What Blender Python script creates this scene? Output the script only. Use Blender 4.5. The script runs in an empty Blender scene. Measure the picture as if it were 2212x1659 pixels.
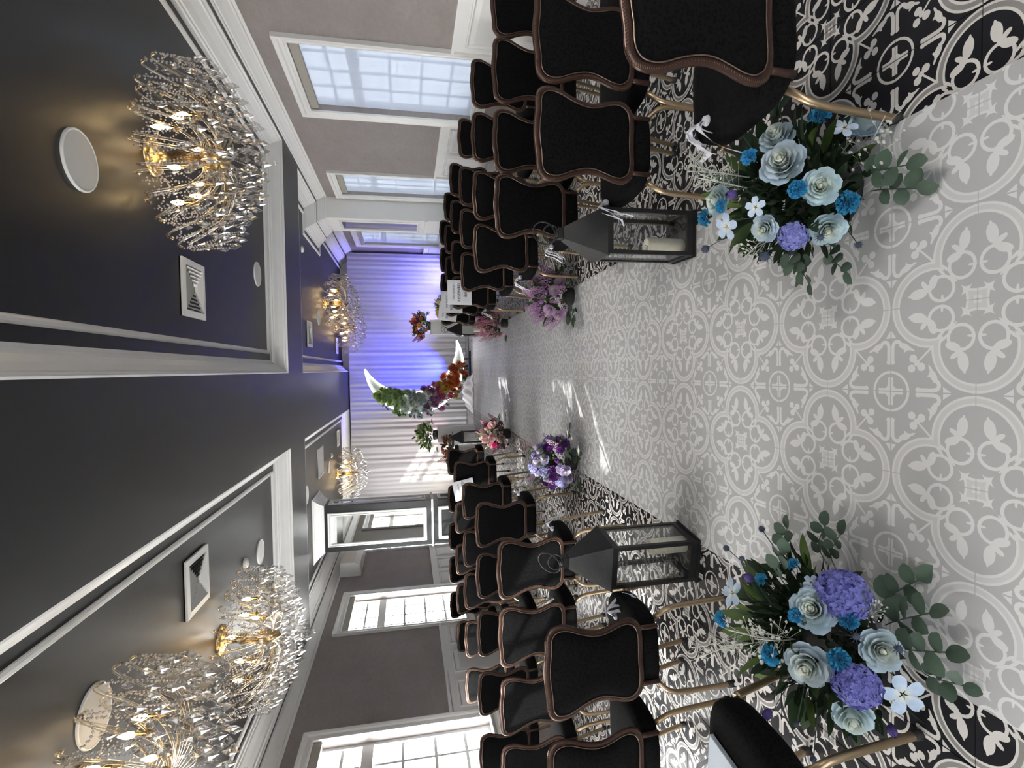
import bpy, math, random
from mathutils import Vector, Matrix

RNG = random.Random(11)
S = bpy.context.scene
COL = S.collection
PI = math.pi
sin, cos = math.sin, math.cos

# ------------------------------------------------------------------ camera, world, sun, exposure
CAM_H = 1.4527
cr = Vector((0.99945226, 0.025435, -0.02117168))
cu = Vector((0.01585073, 0.19367249, 0.98093818))
cf = Vector((-0.02905053, 0.98073647, -0.19316324))
cam_d = bpy.data.cameras.new('camera')
cam_d.sensor_fit = 'HORIZONTAL'
cam_d.sensor_width = 36.0
cam_d.lens = 1146.16 / 2212 * 36.0
cam_d.clip_start = 0.05
cam = bpy.data.objects.new('camera', cam_d)
COL.objects.link(cam)
M3 = Matrix((-cu, cr, -cf)).transposed()
cam.matrix_world = Matrix.Translation((0, 0, CAM_H)) @ M3.to_4x4()
S.camera = cam

world = bpy.data.worlds.new('world')
S.world = world
world.use_nodes = True
world.node_tree.nodes['Background'].inputs['Color'].default_value = (0.80, 0.88, 1.0, 1)
world.node_tree.nodes['Background'].inputs['Strength'].default_value = 3.0

sun_d = bpy.data.lights.new('sun', 'SUN')
sun_d.energy = 38.0
sun_d.angle = 0.012
sun_d.color = (1.0, 0.97, 0.92)
sun = bpy.data.objects.new('sun', sun_d)
COL.objects.link(sun)
sun.rotation_euler = Vector((0.72, 0.66, -0.47)).to_track_quat('-Z', 'Y').to_euler()

S.view_settings.view_transform = 'Standard'
S.view_settings.look = 'None'
S.view_settings.gamma = 1.0
S.view_settings.use_curve_mapping = False
S.view_settings.exposure = 0.45
S.cycles.use_denoising = True
S.cycles.max_bounces = 5
S.cycles.diffuse_bounces = 3
S.cycles.glossy_bounces = 3
S.cycles.transmission_bounces = 4
S.cycles.transparent_max_bounces = 8
S.cycles.use_adaptive_sampling = True
S.cycles.adaptive_threshold = 0.15
S.cycles.adaptive_min_samples = 20
S.cycles.caustics_reflective = False
S.cycles.caustics_refractive = False
S.cycles.sample_clamp_indirect = 6.0

WIN_L, WIN_R, REAR_FILL = 22.0, 1.05, 5.0      # brightness of the daylight in the panes; the last feeds the added rear windows

# ------------------------------------------------------------------ helpers
class MB:
    """collects geometry, builds ONE mesh"""
    def __init__(s):
        s.v, s.f, s.uv, s.sm = [], [], [], []
    def add(s, verts, faces, uvs=None, smooth=False):
        o = len(s.v)
        s.v += [tuple(p) for p in verts]
        for k, fc in enumerate(faces):
            s.f.append(tuple(i + o for i in fc))
            s.sm.append(smooth)
            s.uv.append(uvs[k] if uvs else None)
        return s
    def box(s, x0, x1, y0, y1, z0, z1):
        v = [(x, y, z) for z in (z0, z1) for y in (y0, y1) for x in (x0, x1)]
        return s.add(v, [(0, 2, 3, 1), (4, 5, 7, 6), (0, 1, 5, 4), (2, 6, 7, 3), (0, 4, 6, 2), (1, 3, 7, 5)])
    def bar(s, a, b, w, h, up=(0, 0, 1)):
        a, b = Vector(a), Vector(b)
        d = (b - a).normalized()
        x = d.cross(Vector(up))
        if x.length < 1e-4: x = d.cross(Vector((1, 0, 0)))
        x.normalize(); y = x.cross(d)
        v = []
        for p in (a, b):
            for i, j in ((-1, -1), (1, -1), (1, 1), (-1, 1)):
                v.append(p + x * (i * w / 2) + y * (j * h / 2))
        return s.add(v, [(0, 1, 2, 3), (7, 6, 5, 4), (0, 4, 5, 1), (1, 5, 6, 2), (2, 6, 7, 3), (3, 7, 4, 0)])
    def tube(s, pts, r, n=8, closed=False, flat=1.0, twist=0.0, ref=(0, 0, 1)):
        pts = [Vector(p) for p in pts]
        m = len(pts)
        rr = r if hasattr(r, '__len__') else [r] * m
        v, prev = [], None
        for i, p in enumerate(pts):
            if closed: d = pts[(i + 1) % m] - pts[i - 1]
            else: d = pts[min(i + 1, m - 1)] - pts[max(i - 1, 0)]
            d.normalize()
            if prev is None:
                x = d.cross(Vector(ref))
                if x.length < 1e-3: x = d.cross(Vector((1, 0, 0)))
            else:
                x = prev - d * prev.dot(d)
            x.normalize(); prev = x.copy(); y = d.cross(x)
            for k in range(n):
                a = 2 * PI * k / n
                px, py = cos(a) * rr[i], sin(a) * rr[i] * flat
                t = twist * i
                v.append(p + x * (px * cos(t) - py * sin(t)) + y * (px * sin(t) + py * cos(t)))
        f = []
        for i in range(m if closed else m - 1):
            j = (i + 1) % m
            for k in range(n):
                k2 = (k + 1) % n
                f.append((i * n + k, i * n + k2, j * n + k2, j * n + k))
        if not closed:
            f.append(tuple(range(n - 1, -1, -1)))
            f.append(tuple(range((m - 1) * n, m * n)))
        return s.add(v, f, smooth=True)
    def lathe(s, prof, n=24, c=(0, 0, 0), cap=True):
        v, f = [], []
        for r, z in prof:
            for k in range(n):
                a = 2 * PI * k / n
                v.append((c[0] + r * cos(a), c[1] + r * sin(a), c[2] + z))
        for i in range(len(prof) - 1):
            for k in range(n):
                k2 = (k + 1) % n
                f.append((i * n + k, i * n + k2, (i + 1) * n + k2, (i + 1) * n + k))
        if cap:
            f.append(tuple(range(n - 1, -1, -1)))
            f.append(tuple(range((len(prof) - 1) * n, len(prof) * n)))
        return s.add(v, f, smooth=True)
    def octa(s, c, r, h=None):
        h = h or r
        x, y, z = c
        v = [(x + r, y, z), (x, y + r, z), (x - r, y, z), (x, y - r, z), (x, y, z + h), (x, y, z - h)]
        return s.add(v, [(0, 1, 4), (1, 2, 4), (2, 3, 4), (3, 0, 4), (1, 0, 5), (2, 1, 5), (3, 2, 5), (0, 3, 5)])
    def mesh(s, name, mat):
        me = bpy.data.meshes.new(name)
        me.from_pydata(s.v, [], s.f)
        if any(u is not None for u in s.uv):
            L = me.uv_layers.new(name='UVMap')
            i = 0
            for u, fc in zip(s.uv, s.f):
                for k in range(len(fc)):
                    if u is not None: L.data[i].uv = u[k]
                    i += 1
        me.polygons.foreach_set('use_smooth', s.sm)
        for m in (mat if isinstance(mat, (list, tuple)) else [mat]): me.materials.append(m)
        me.update()
        return me
    def build(s, name, mat, parent=None, loc=None, rz=None):
        return put(name, s.mesh(name, mat), parent, loc, rz)

def put(name, data, parent=None, loc=None, rz=None, rot=None, scale=None, color=None):
    o = bpy.data.objects.new(name, data)
    COL.objects.link(o)
    if parent is not None: o.parent = parent
    if loc is not None: o.location = loc
    if rz is not None: o.rotation_euler = (0, 0, rz)
    if rot is not None: o.rotation_euler = rot
    if scale is not None: o.scale = (scale, scale, scale) if not hasattr(scale, '__len__') else scale
    if color is not None: o.color = (*color, 1)
    return o

def tag(o, label=None, cat=None, group=None, kind=None):
    if label: o['label'] = label
    if cat: o['category'] = cat
    if group: o['group'] = group
    if kind: o['kind'] = kind
    return o

def thing(name, label, cat, loc=(0, 0, 0), rz=0.0, group=None, kind=None):
    o = put(name, None, None, loc, rz)
    o.empty_display_size = 0.1
    return tag(o, label, cat, group, kind)

def copy_tree(o, parent=None):
    c = o.copy(); COL.objects.link(c); c.parent = parent
    for ch in o.children: copy_tree(ch, c)
    return c

def catmull(P, n=6, closed=False):
    P = [Vector(p) for p in P]
    m = len(P); out = []
    for i in range(m if closed else m - 1):
        if closed: a, b, c, d = P[i - 1], P[i], P[(i + 1) % m], P[(i + 2) % m]
        else: a, b, c, d = P[max(i - 1, 0)], P[i], P[i + 1], P[min(i + 2, m - 1)]
        for k in range(n):
            t = k / n
            out.append(0.5 * ((2 * b) + (c - a) * t + (2 * a - 5 * b + 4 * c - d) * t * t + (3 * b - a - 3 * c + d) * t ** 3))
    if not closed: out.append(P[-1].copy())
    return out

# ------------------------------------------------------------------ materials
def new_mat(name):
    m = bpy.data.materials.new(name); m.use_nodes = True
    nt = m.node_tree; nt.nodes.clear()
    return m, nt
def node(nt, t, **kw):
    n = nt.nodes.new(t)
    for k, v in kw.items(): setattr(n, k, v)
    return n
def principled(nt, color=None, rough=0.5, metal=0.0, **kw):
    p = node(nt, 'ShaderNodeBsdfPrincipled')
    if color is not None: p.inputs['Base Color'].default_value = (*color, 1)
    p.inputs['Roughness'].default_value = rough
    p.inputs['Metallic'].default_value = metal
    for k, v in kw.items(): p.inputs[k.replace('_', ' ')].default_value = v
    return p
def out(nt, sock):
    o = node(nt, 'ShaderNodeOutputMaterial'); nt.links.new(sock, o.inputs['Surface']); return o
def simple(name, color, rough=0.5, metal=0.0, noise=0.0, nscale=20.0, bump=0.0, bscale=60.0, stretch=None, **kw):
    m, nt = new_mat(name)
    p = principled(nt, color, rough, metal, **kw)
    if noise or bump:
        tc = node(nt, 'ShaderNodeTexCoord')
        mp = node(nt, 'ShaderNodeMapping'); nt.links.new(tc.outputs['Object'], mp.inputs['Vector'])
        if stretch: mp.inputs['Scale'].default_value = stretch
    if noise:
        n = node(nt, 'ShaderNodeTexNoise'); n.inputs['Scale'].default_value = nscale; n.inputs['Detail'].default_value = 5
        nt.links.new(mp.outputs[0], n.inputs['Vector'])
        r = node(nt, 'ShaderNodeMix', data_type='RGBA')
        r.inputs['A'].default_value = (*[max(0, c * (1 - noise)) for c in color], 1)
        r.inputs['B'].default_value = (*[min(1, c * (1 + noise)) for c in color], 1)
        nt.links.new(n.outputs['Fac'], r.inputs['Factor']); nt.links.new(r.outputs['Result'], p.inputs['Base Color'])
    if bump:
        n2 = node(nt, 'ShaderNodeTexNoise'); n2.inputs['Scale'].default_value = bscale; n2.inputs['Detail'].default_value = 4
        nt.links.new(mp.outputs[0], n2.inputs['Vector'])
        b = node(nt, 'ShaderNodeBump'); b.inputs['Strength'].default_value = bump; b.inputs['Distance'].default_value = 0.01
        nt.links.new(n2.outputs['Fac'], b.inputs['Height']); nt.links.new(b.outputs[0], p.inputs['Normal'])
    out(nt, p.outputs[0]); return m
def emit(name, color, strength, transparent=0.0):
    m, nt = new_mat(name)
    e = node(nt, 'ShaderNodeEmission'); e.inputs['Color'].default_value = (*color, 1); e.inputs['Strength'].default_value = strength
    if transparent:
        t = node(nt, 'ShaderNodeBsdfTransparent'); mx = node(nt, 'ShaderNodeMixShader'); mx.inputs[0].default_value = transparent
        nt.links.new(e.outputs[0], mx.inputs[1]); nt.links.new(t.outputs[0], mx.inputs[2]); out(nt, mx.outputs[0])
    else: out(nt, e.outputs[0])
    return m
def glassy(name, tint=(0.96, 0.97, 0.97), gloss=0.12, rough=0.02, gcol=(1, 1, 1), edge=0.6):
    m, nt = new_mat(name)
    t = node(nt, 'ShaderNodeBsdfTransparent'); t.inputs['Color'].default_value = (*tint, 1)
    g = node(nt, 'ShaderNodeBsdfGlossy'); g.inputs['Roughness'].default_value = rough; g.inputs['Color'].default_value = (*gcol, 1)
    lw = node(nt, 'ShaderNodeLayerWeight'); lw.inputs['Blend'].default_value = 0.35
    ad = node(nt, 'ShaderNodeMath', operation='MULTIPLY_ADD'); ad.inputs[1].default_value = edge; ad.inputs[2].default_value = gloss
    nt.links.new(lw.outputs['Facing'], ad.inputs[0])
    mx = node(nt, 'ShaderNodeMixShader')
    nt.links.new(ad.outputs[0], mx.inputs[0]); nt.links.new(t.outputs[0], mx.inputs[1]); nt.links.new(g.outputs[0], mx.inputs[2])
    out(nt, mx.outputs[0]); return m

class X:
    """tiny expression compiler: python arithmetic -> Math nodes"""
    nt = None
    def __init__(s, sock): s.s = sock
    @staticmethod
    def op(o, *a):
        n = X.nt.nodes.new('ShaderNodeMath'); n.operation = o
        for i, q in enumerate(a):
            if isinstance(q, X): X.nt.links.new(q.s, n.inputs[i])
            else: n.inputs[i].default_value = q
        return X(n.outputs[0])
    def __add__(s, o): return X.op('ADD', s, o)
    __radd__ = __add__
    def __sub__(s, o): return X.op('SUBTRACT', s, o)
    def __rsub__(s, o): return X.op('SUBTRACT', o, s)
    def __mul__(s, o): return X.op('MULTIPLY', s, o)
    __rmul__ = __mul__
    def lt(s, o): return X.op('LESS_THAN', s, o)
    def gt(s, o): return X.op('GREATER_THAN', s, o)
    def max(s, o): return X.op('MAXIMUM', s, o)
    def min(s, o): return X.op('MINIMUM', s, o)
    def abs(s): return X.op('ABSOLUTE', s)
    def sqrt(s): return X.op('SQRT', s)
def hyp(a, b): return X.op('SQRT', X.op('MULTIPLY_ADD', a, a, b * b))
def ellipse(a, b, cx, cy, rx, ry, ang=0.0):
    e1 = (cos(ang) / rx, sin(ang) / rx); e2 = (-sin(ang) / ry, cos(ang) / ry)
    p = X.op('MULTIPLY_ADD', a, e1[0], b * e1[1]) - (cx * e1[0] + cy * e1[1])
    q = X.op('MULTIPLY_ADD', a, e2[0], b * e2[1]) - (cx * e2[0] + cy * e2[1])
    return X.op('MULTIPLY_ADD', p, p, q * q).lt(1.0)
def disc(a, b, cx, cy, r): return hyp(a - cx, b - cy).lt(r)
def ring(a, b, cx, cy, r, w): return (hyp(a - cx, b - cy) - r).abs().lt(w / 2)
def rect(a, b, x0, x1, y0, y1):
    return (a - (x0 + x1) / 2).abs().lt((x1 - x0) / 2) * (b - (y0 + y1) / 2).abs().lt((y1 - y0) / 2)

def tile_pattern(nt, su, sv):
    """encaustic print, one quarter of the quatrefoil per tile: (0,0) at the cross medallion, (1,1) at the quatrefoil centre"""
    X.nt = nt
    u = 1.0 - su; v = 1.0 - sv
    a = u.max(v); b = u.min(v)                         # folded about the tile diagonal
    dl = hyp(a - 0.50, b) - 0.487                      # outline of the quatrefoil
    inside = dl.lt(0.0)
    white = dl.gt(-0.026) * inside
    white = white.max(dl.lt(-0.076) * dl.gt(-0.103))
    grey = dl.lt(-0.026) * dl.gt(-0.076)
    W = ring(a, b, 0.385, 0.166, 0.135, 0.036)
    W = W.max(ellipse(a, b, 0.650, 0.137, 0.105, 0.058, -0.155))
    W = W.max(ellipse(a, b, 0.482, 0.250, 0.085, 0.046, 1.91))
    W = W.max(ellipse(a, b, 0.580, 0.225, 0.060, 0.028, 0.98))
    W = W.max(disc(a, b, 0.535, 0.185, 0.045))
    W = W.max(ellipse(a, b, 0.375, 0.055, 0.014, 0.045))
    W = W.max(ellipse(a, b, 0.385, 0.345, 0.055, 0.016, 0.78))
    p_ = ((a + b) * 0.7071 - 0.163).abs(); q_ = ((a - b) * 0.7071).abs()
    W = W.max((p_.sqrt() + q_.sqrt()).lt(0.318))
    W = W.max(ellipse(a, b, 0.715, 0.127, 0.065, 0.020, -0.155))
    W = W.max(ellipse(a, b, 0.255, 0.255, 0.06, 0.012, 0.785))
    white = white.max(W * dl.lt(-0.085))
    # outside the quatrefoil
    O = rect((a + b) * 0.7071, (a - b) * 0.7071, 0.66, 0.90, -0.011, 0.011)
    O = O.max(disc(a, b, 0.722, 0.722, 0.046)).max(disc(a, b, 0.703, 0.605, 0.048)).max(disc(a, b, 0.66, 0.66, 0.035))
    O = O.max(rect(a, b, 0.950, 0.997, 0.45, 0.64)).max(disc(a, b, 0.972, 0.645, 0.030))
    O = O.max((hyp(a - 0.915, b - 0.450) - 0.053).abs().lt(0.023) * b.lt(0.46))
    O = O.max(ellipse(a, b, 0.810, 0.462, 0.075, 0.038, 2.69))
    O = O.max(ellipse(a, b, 0.735, 0.492, 0.058, 0.015, 2.70))
    O = O.max(ellipse(a, b, 0.800, 0.505, 0.030, 0.014, 0.9))
    O = O.max((a - (0.992 - (b - 0.262) * 0.72)).gt(0.0) * (b - 0.307).abs().lt(0.045) * a.lt(0.992))
    da = 1.0 - a; db = 1.0 - b; lo = da.min(db); hi = da.max(db); rr = hyp(da, db)
    O = O.max((rr - 0.234).abs().lt(0.016))
    O = O.max(hi.lt(0.170) * lo.lt(0.036) * lo.gt(0.005))
    O = O.max(rr.lt(0.078) * lo.gt(0.005))
    white = white.max(O * (1.0 - inside))
    return grey, white

def tile_material():
    m, nt = new_mat('encaustic_tile')
    uv = node(nt, 'ShaderNodeUVMap')
    sp = node(nt, 'ShaderNodeSeparateXYZ'); nt.links.new(uv.outputs[0], sp.inputs[0])
    grey, white = tile_pattern(nt, X(sp.outputs[0]), X(sp.outputs[1]))
    # colours
    tc = node(nt, 'ShaderNodeTexCoord')
    nz = node(nt, 'ShaderNodeTexNoise'); nz.inputs['Scale'].default_value = 9.0; nz.inputs['Detail'].default_value = 6
    nt.links.new(tc.outputs['Object'], nz.inputs['Vector'])
    def mix(fac, A, B):
        n = node(nt, 'ShaderNodeMix', data_type='RGBA')
        if isinstance(fac, X): nt.links.new(fac.s, n.inputs['Factor'])
        else: nt.links.new(fac, n.inputs['Factor'])
        for nm, c in (('A', A), ('B', B)):
            if isinstance(c, tuple): n.inputs[nm].default_value = (*c, 1)
            else: nt.links.new(c, n.inputs[nm])
        return n.outputs['Result']
    blk = mix(nz.outputs['Fac'], (0.006, 0.0065, 0.009), (0.018, 0.019, 0.023))
    gry = mix(nz.outputs['Fac'], (0.20, 0.195, 0.19), (0.30, 0.29, 0.28))
    wht = mix(nz.outputs['Fac'], (0.52, 0.50, 0.48), (0.72, 0.70, 0.67))
    c = mix(grey, blk, gry); c = mix(white, c, wht)
    p = principled(nt, None, 0.32)
    p.inputs['Specular IOR Level'].default_value = 0.35
    nt.links.new(c, p.inputs['Base Color'])
    out(nt, p.outputs[0])
    return m

def petal_material(name, center=None, cmix=0.6, rough=0.55, trans=0.25):
    """tint from the object's colour; uv.x runs from the flower's heart to its outer petals"""
    m, nt = new_mat(name)
    oi = node(nt, 'ShaderNodeObjectInfo')
    uv = node(nt, 'ShaderNodeUVMap'); sp = node(nt, 'ShaderNodeSeparateXYZ'); nt.links.new(uv.outputs[0], sp.inputs[0])
    mx = node(nt, 'ShaderNodeMix', data_type='RGBA')
    hm = node(nt, 'ShaderNodeMix', data_type='RGBA'); hm.inputs['Factor'].default_value = cmix if center else 0.0
    nt.links.new(oi.outputs['Color'], hm.inputs['A']); hm.inputs['B'].default_value = (*(center or (1, 1, 1)), 1)
    nt.links.new(sp.outputs[0], mx.inputs['Factor']); nt.links.new(hm.outputs['Result'], mx.inputs['A']); nt.links.new(oi.outputs['Color'], mx.inputs['B'])
    tc = node(nt, 'ShaderNodeTexCoord'); nz = node(nt, 'ShaderNodeTexNoise'); nz.inputs['Scale'].default_value = 3.0
    nt.links.new(tc.outputs['Object'], nz.inputs['Vector'])
    hs = node(nt, 'ShaderNodeHueSaturation'); nt.links.new(mx.outputs['Result'], hs.inputs['Color'])
    mr = node(nt, 'ShaderNodeMapRange'); mr.inputs['To Min'].default_value = 0.8; mr.inputs['To Max'].default_value = 1.15
    nt.links.new(nz.outputs['Fac'], mr.inputs['Value']); nt.links.new(mr.outputs[0], hs.inputs['Value'])
    p = principled(nt, None, rough); p.inputs['Specular IOR Level'].default_value = 0.25
    nt.links.new(hs.outputs[0], p.inputs['Base Color'])
    tr = node(nt, 'ShaderNodeBsdfTranslucent'); nt.links.new(hs.outputs[0], tr.inputs['Color'])
    ms = node(nt, 'ShaderNodeMixShader'); ms.inputs[0].default_value = trans
    nt.links.new(p.outputs[0], ms.inputs[1]); nt.links.new(tr.outputs[0], ms.inputs[2])
    out(nt, ms.outputs[0]); return m

def velvet_material():
    m, nt = new_mat('black_velvet')
    tc = node(nt, 'ShaderNodeTexCoord')
    vo = node(nt, 'ShaderNodeTexVoronoi'); vo.inputs['Scale'].default_value = 95.0
    nt.links.new(tc.outputs['Object'], vo.inputs['Vector'])
    cr_ = node(nt, 'ShaderNodeMapRange'); cr_.inputs['From Min'].default_value = 0.15; cr_.inputs['From Max'].default_value = 0.55
    nt.links.new(vo.outputs['Distance'], cr_.inputs['Value'])
    mx = node(nt, 'ShaderNodeMix', data_type='RGBA'); mx.inputs['A'].default_value = (0.0012, 0.0012, 0.0018, 1); mx.inputs['B'].default_value = (0.0055, 0.0055, 0.006, 1)
    nt.links.new(cr_.outputs[0], mx.inputs['Factor'])
    p = principled(nt, None, 0.85); p.inputs['Specular IOR Level'].default_value = 0.06
    p.inputs['Sheen Weight'].default_value = 0.012; p.inputs['Sheen Roughness'].default_value = 0.5
    nt.links.new(mx.outputs['Result'], p.inputs['Base Color'])
    b = node(nt, 'ShaderNodeBump'); b.inputs['Strength'].default_value = 0.25; b.inputs['Distance'].default_value = 0.002
    nt.links.new(vo.outputs['Distance'], b.inputs['Height']); nt.links.new(b.outputs[0], p.inputs['Normal'])
    out(nt, p.outputs[0]); return m

def wallpaper_material():
    m, nt = new_mat('wallpaper')
    tc = node(nt, 'ShaderNodeTexCoord'); mp = node(nt, 'ShaderNodeMapping'); mp.inputs['Scale'].default_value = (1, 1, 2.2)
    nt.links.new(tc.outputs['Object'], mp.inputs['Vector'])
    a = node(nt, 'ShaderNodeTexNoise'); a.inputs['Scale'].default_value = 14; a.inputs['Detail'].default_value = 8; a.inputs['Roughness'].default_value = 0.7
    b = node(nt, 'ShaderNodeTexNoise'); b.inputs['Scale'].default_value = 2.2; b.inputs['Detail'].default_value = 3
    for n in (a, b): nt.links.new(mp.outputs[0], n.inputs['Vector'])
    mx = node(nt, 'ShaderNodeMix', data_type='RGBA'); mx.inputs['A'].default_value = (0.160, 0.138, 0.132, 1); mx.inputs['B'].default_value = (0.37, 0.330, 0.318, 1)
    ad = node(nt, 'ShaderNodeMath', operation='MULTIPLY_ADD'); ad.inputs[1].default_value = 0.6
    nt.links.new(a.outputs['Fac'], ad.inputs[0])
    m2 = node(nt, 'ShaderNodeMath', operation='MULTIPLY'); m2.inputs[1].default_value = 0.4; nt.links.new(b.outputs['Fac'], m2.inputs[0]); nt.links.new(m2.outputs[0], ad.inputs[2])
    nt.links.new(ad.outputs[0], mx.inputs['Factor'])
    p = principled(nt, None, 0.6); nt.links.new(mx.outputs['Result'], p.inputs['Base Color'])
    bp = node(nt, 'ShaderNodeBump'); bp.inputs['Strength'].default_value = 0.3; bp.inputs['Distance'].default_value = 0.004
    nt.links.new(a.outputs['Fac'], bp.inputs['Height']); nt.links.new(bp.outputs[0], p.inputs['Normal'])
    out(nt, p.outputs[0]); return m

def sheer_material(name, color, opacity, weave=900.0, gloss=0.0):
    m, nt = new_mat(name)
    tc = node(nt, 'ShaderNodeTexCoord'); nz = node(nt, 'ShaderNodeTexNoise'); nz.inputs['Scale'].default_value = 3.0; nz.inputs['Detail'].default_value = 6
    nt.links.new(tc.outputs['Object'], nz.inputs['Vector'])
    mr = node(nt, 'ShaderNodeMapRange'); mr.inputs['To Min'].default_value = opacity - 0.03; mr.inputs['To Max'].default_value = opacity + 0.03
    nt.links.new(nz.outputs['Fac'], mr.inputs['Value'])
    t = node(nt, 'ShaderNodeBsdfTransparent')
    d = principled(nt, color, 0.75); d.inputs['Specular IOR Level'].default_value = 0.2 + gloss
    mx = node(nt, 'ShaderNodeMixShader')
    nt.links.new(mr.outputs[0], mx.inputs[0]); nt.links.new(t.outputs[0], mx.inputs[1]); nt.links.new(d.outputs[0], mx.inputs[2])
    out(nt, mx.outputs[0]); return m

PER = 0.495; T = PER / 2
GX, GY = -0.0872, 1.3620       # a cross medallion of the floor pattern
def runner_material():
    """thin white cloth in contact with the floor: partly see-through, and where it touches the printed tiles their design shows in its tone"""
    m, nt = new_mat('sheer_runner')
    tc = node(nt, 'ShaderNodeTexCoord'); sp = node(nt, 'ShaderNodeSeparateXYZ'); nt.links.new(tc.outputs['Object'], sp.inputs[0])
    X.nt = nt
    su = X.op('PINGPONG', (X(sp.outputs[0]) - (GX - 40 * PER)) * (1 / T), 1.0)
    sv = X.op('PINGPONG', (X(sp.outputs[1]) - (GY - 40 * PER)) * (1 / T), 1.0)
    grey, white = tile_pattern(nt, su, sv)
    joint = su.min(1.0 - su).lt(0.006).max(sv.min(1.0 - sv).lt(0.006))
    tone = (white.max(grey * 0.62)) * (1.0 - joint * 0.85)
    nz = node(nt, 'ShaderNodeTexNoise'); nz.inputs['Scale'].default_value = 2.2; nz.inputs['Detail'].default_value = 6
    nt.links.new(tc.outputs['Object'], nz.inputs['Vector'])
    fac = X.op('MULTIPLY_ADD', X(nz.outputs['Fac']), 0.16, tone * 0.84 - 0.02)
    mx = node(nt, 'ShaderNodeMix', data_type='RGBA'); mx.clamp_factor = True
    mx.inputs['A'].default_value = (0.445, 0.45, 0.455, 1); mx.inputs['B'].default_value = (0.74, 0.745, 0.745, 1)
    nt.links.new(fac.s, mx.inputs['Factor'])
    p = principled(nt, None, 0.50); p.inputs['Specular IOR Level'].default_value = 0.5
    nt.links.new(mx.outputs['Result'], p.inputs['Base Color'])
    t = node(nt, 'ShaderNodeBsdfTransparent'); ms = node(nt, 'ShaderNodeMixShader'); ms.inputs[0].default_value = 0.90
    nt.links.new(t.outputs[0], ms.inputs[1]); nt.links.new(p.outputs[0], ms.inputs[2])
    out(nt, ms.outputs[0]); return m

def drape_material():
    m, nt = new_mat('drape_cloth')
    p = principled(nt, (0.50, 0.49, 0.50), 0.7); p.inputs['Sheen Weight'].default_value = 0.1
    tr = node(nt, 'ShaderNodeBsdfTranslucent'); tr.inputs['Color'].default_value = (0.5, 0.5, 0.52, 1)
    ms = node(nt, 'ShaderNodeMixShader'); ms.inputs[0].default_value = 0.2
    nt.links.new(p.outputs[0], ms.inputs[1]); nt.links.new(tr.outputs[0], ms.inputs[2])
    out(nt, ms.outputs[0]); return m

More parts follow.
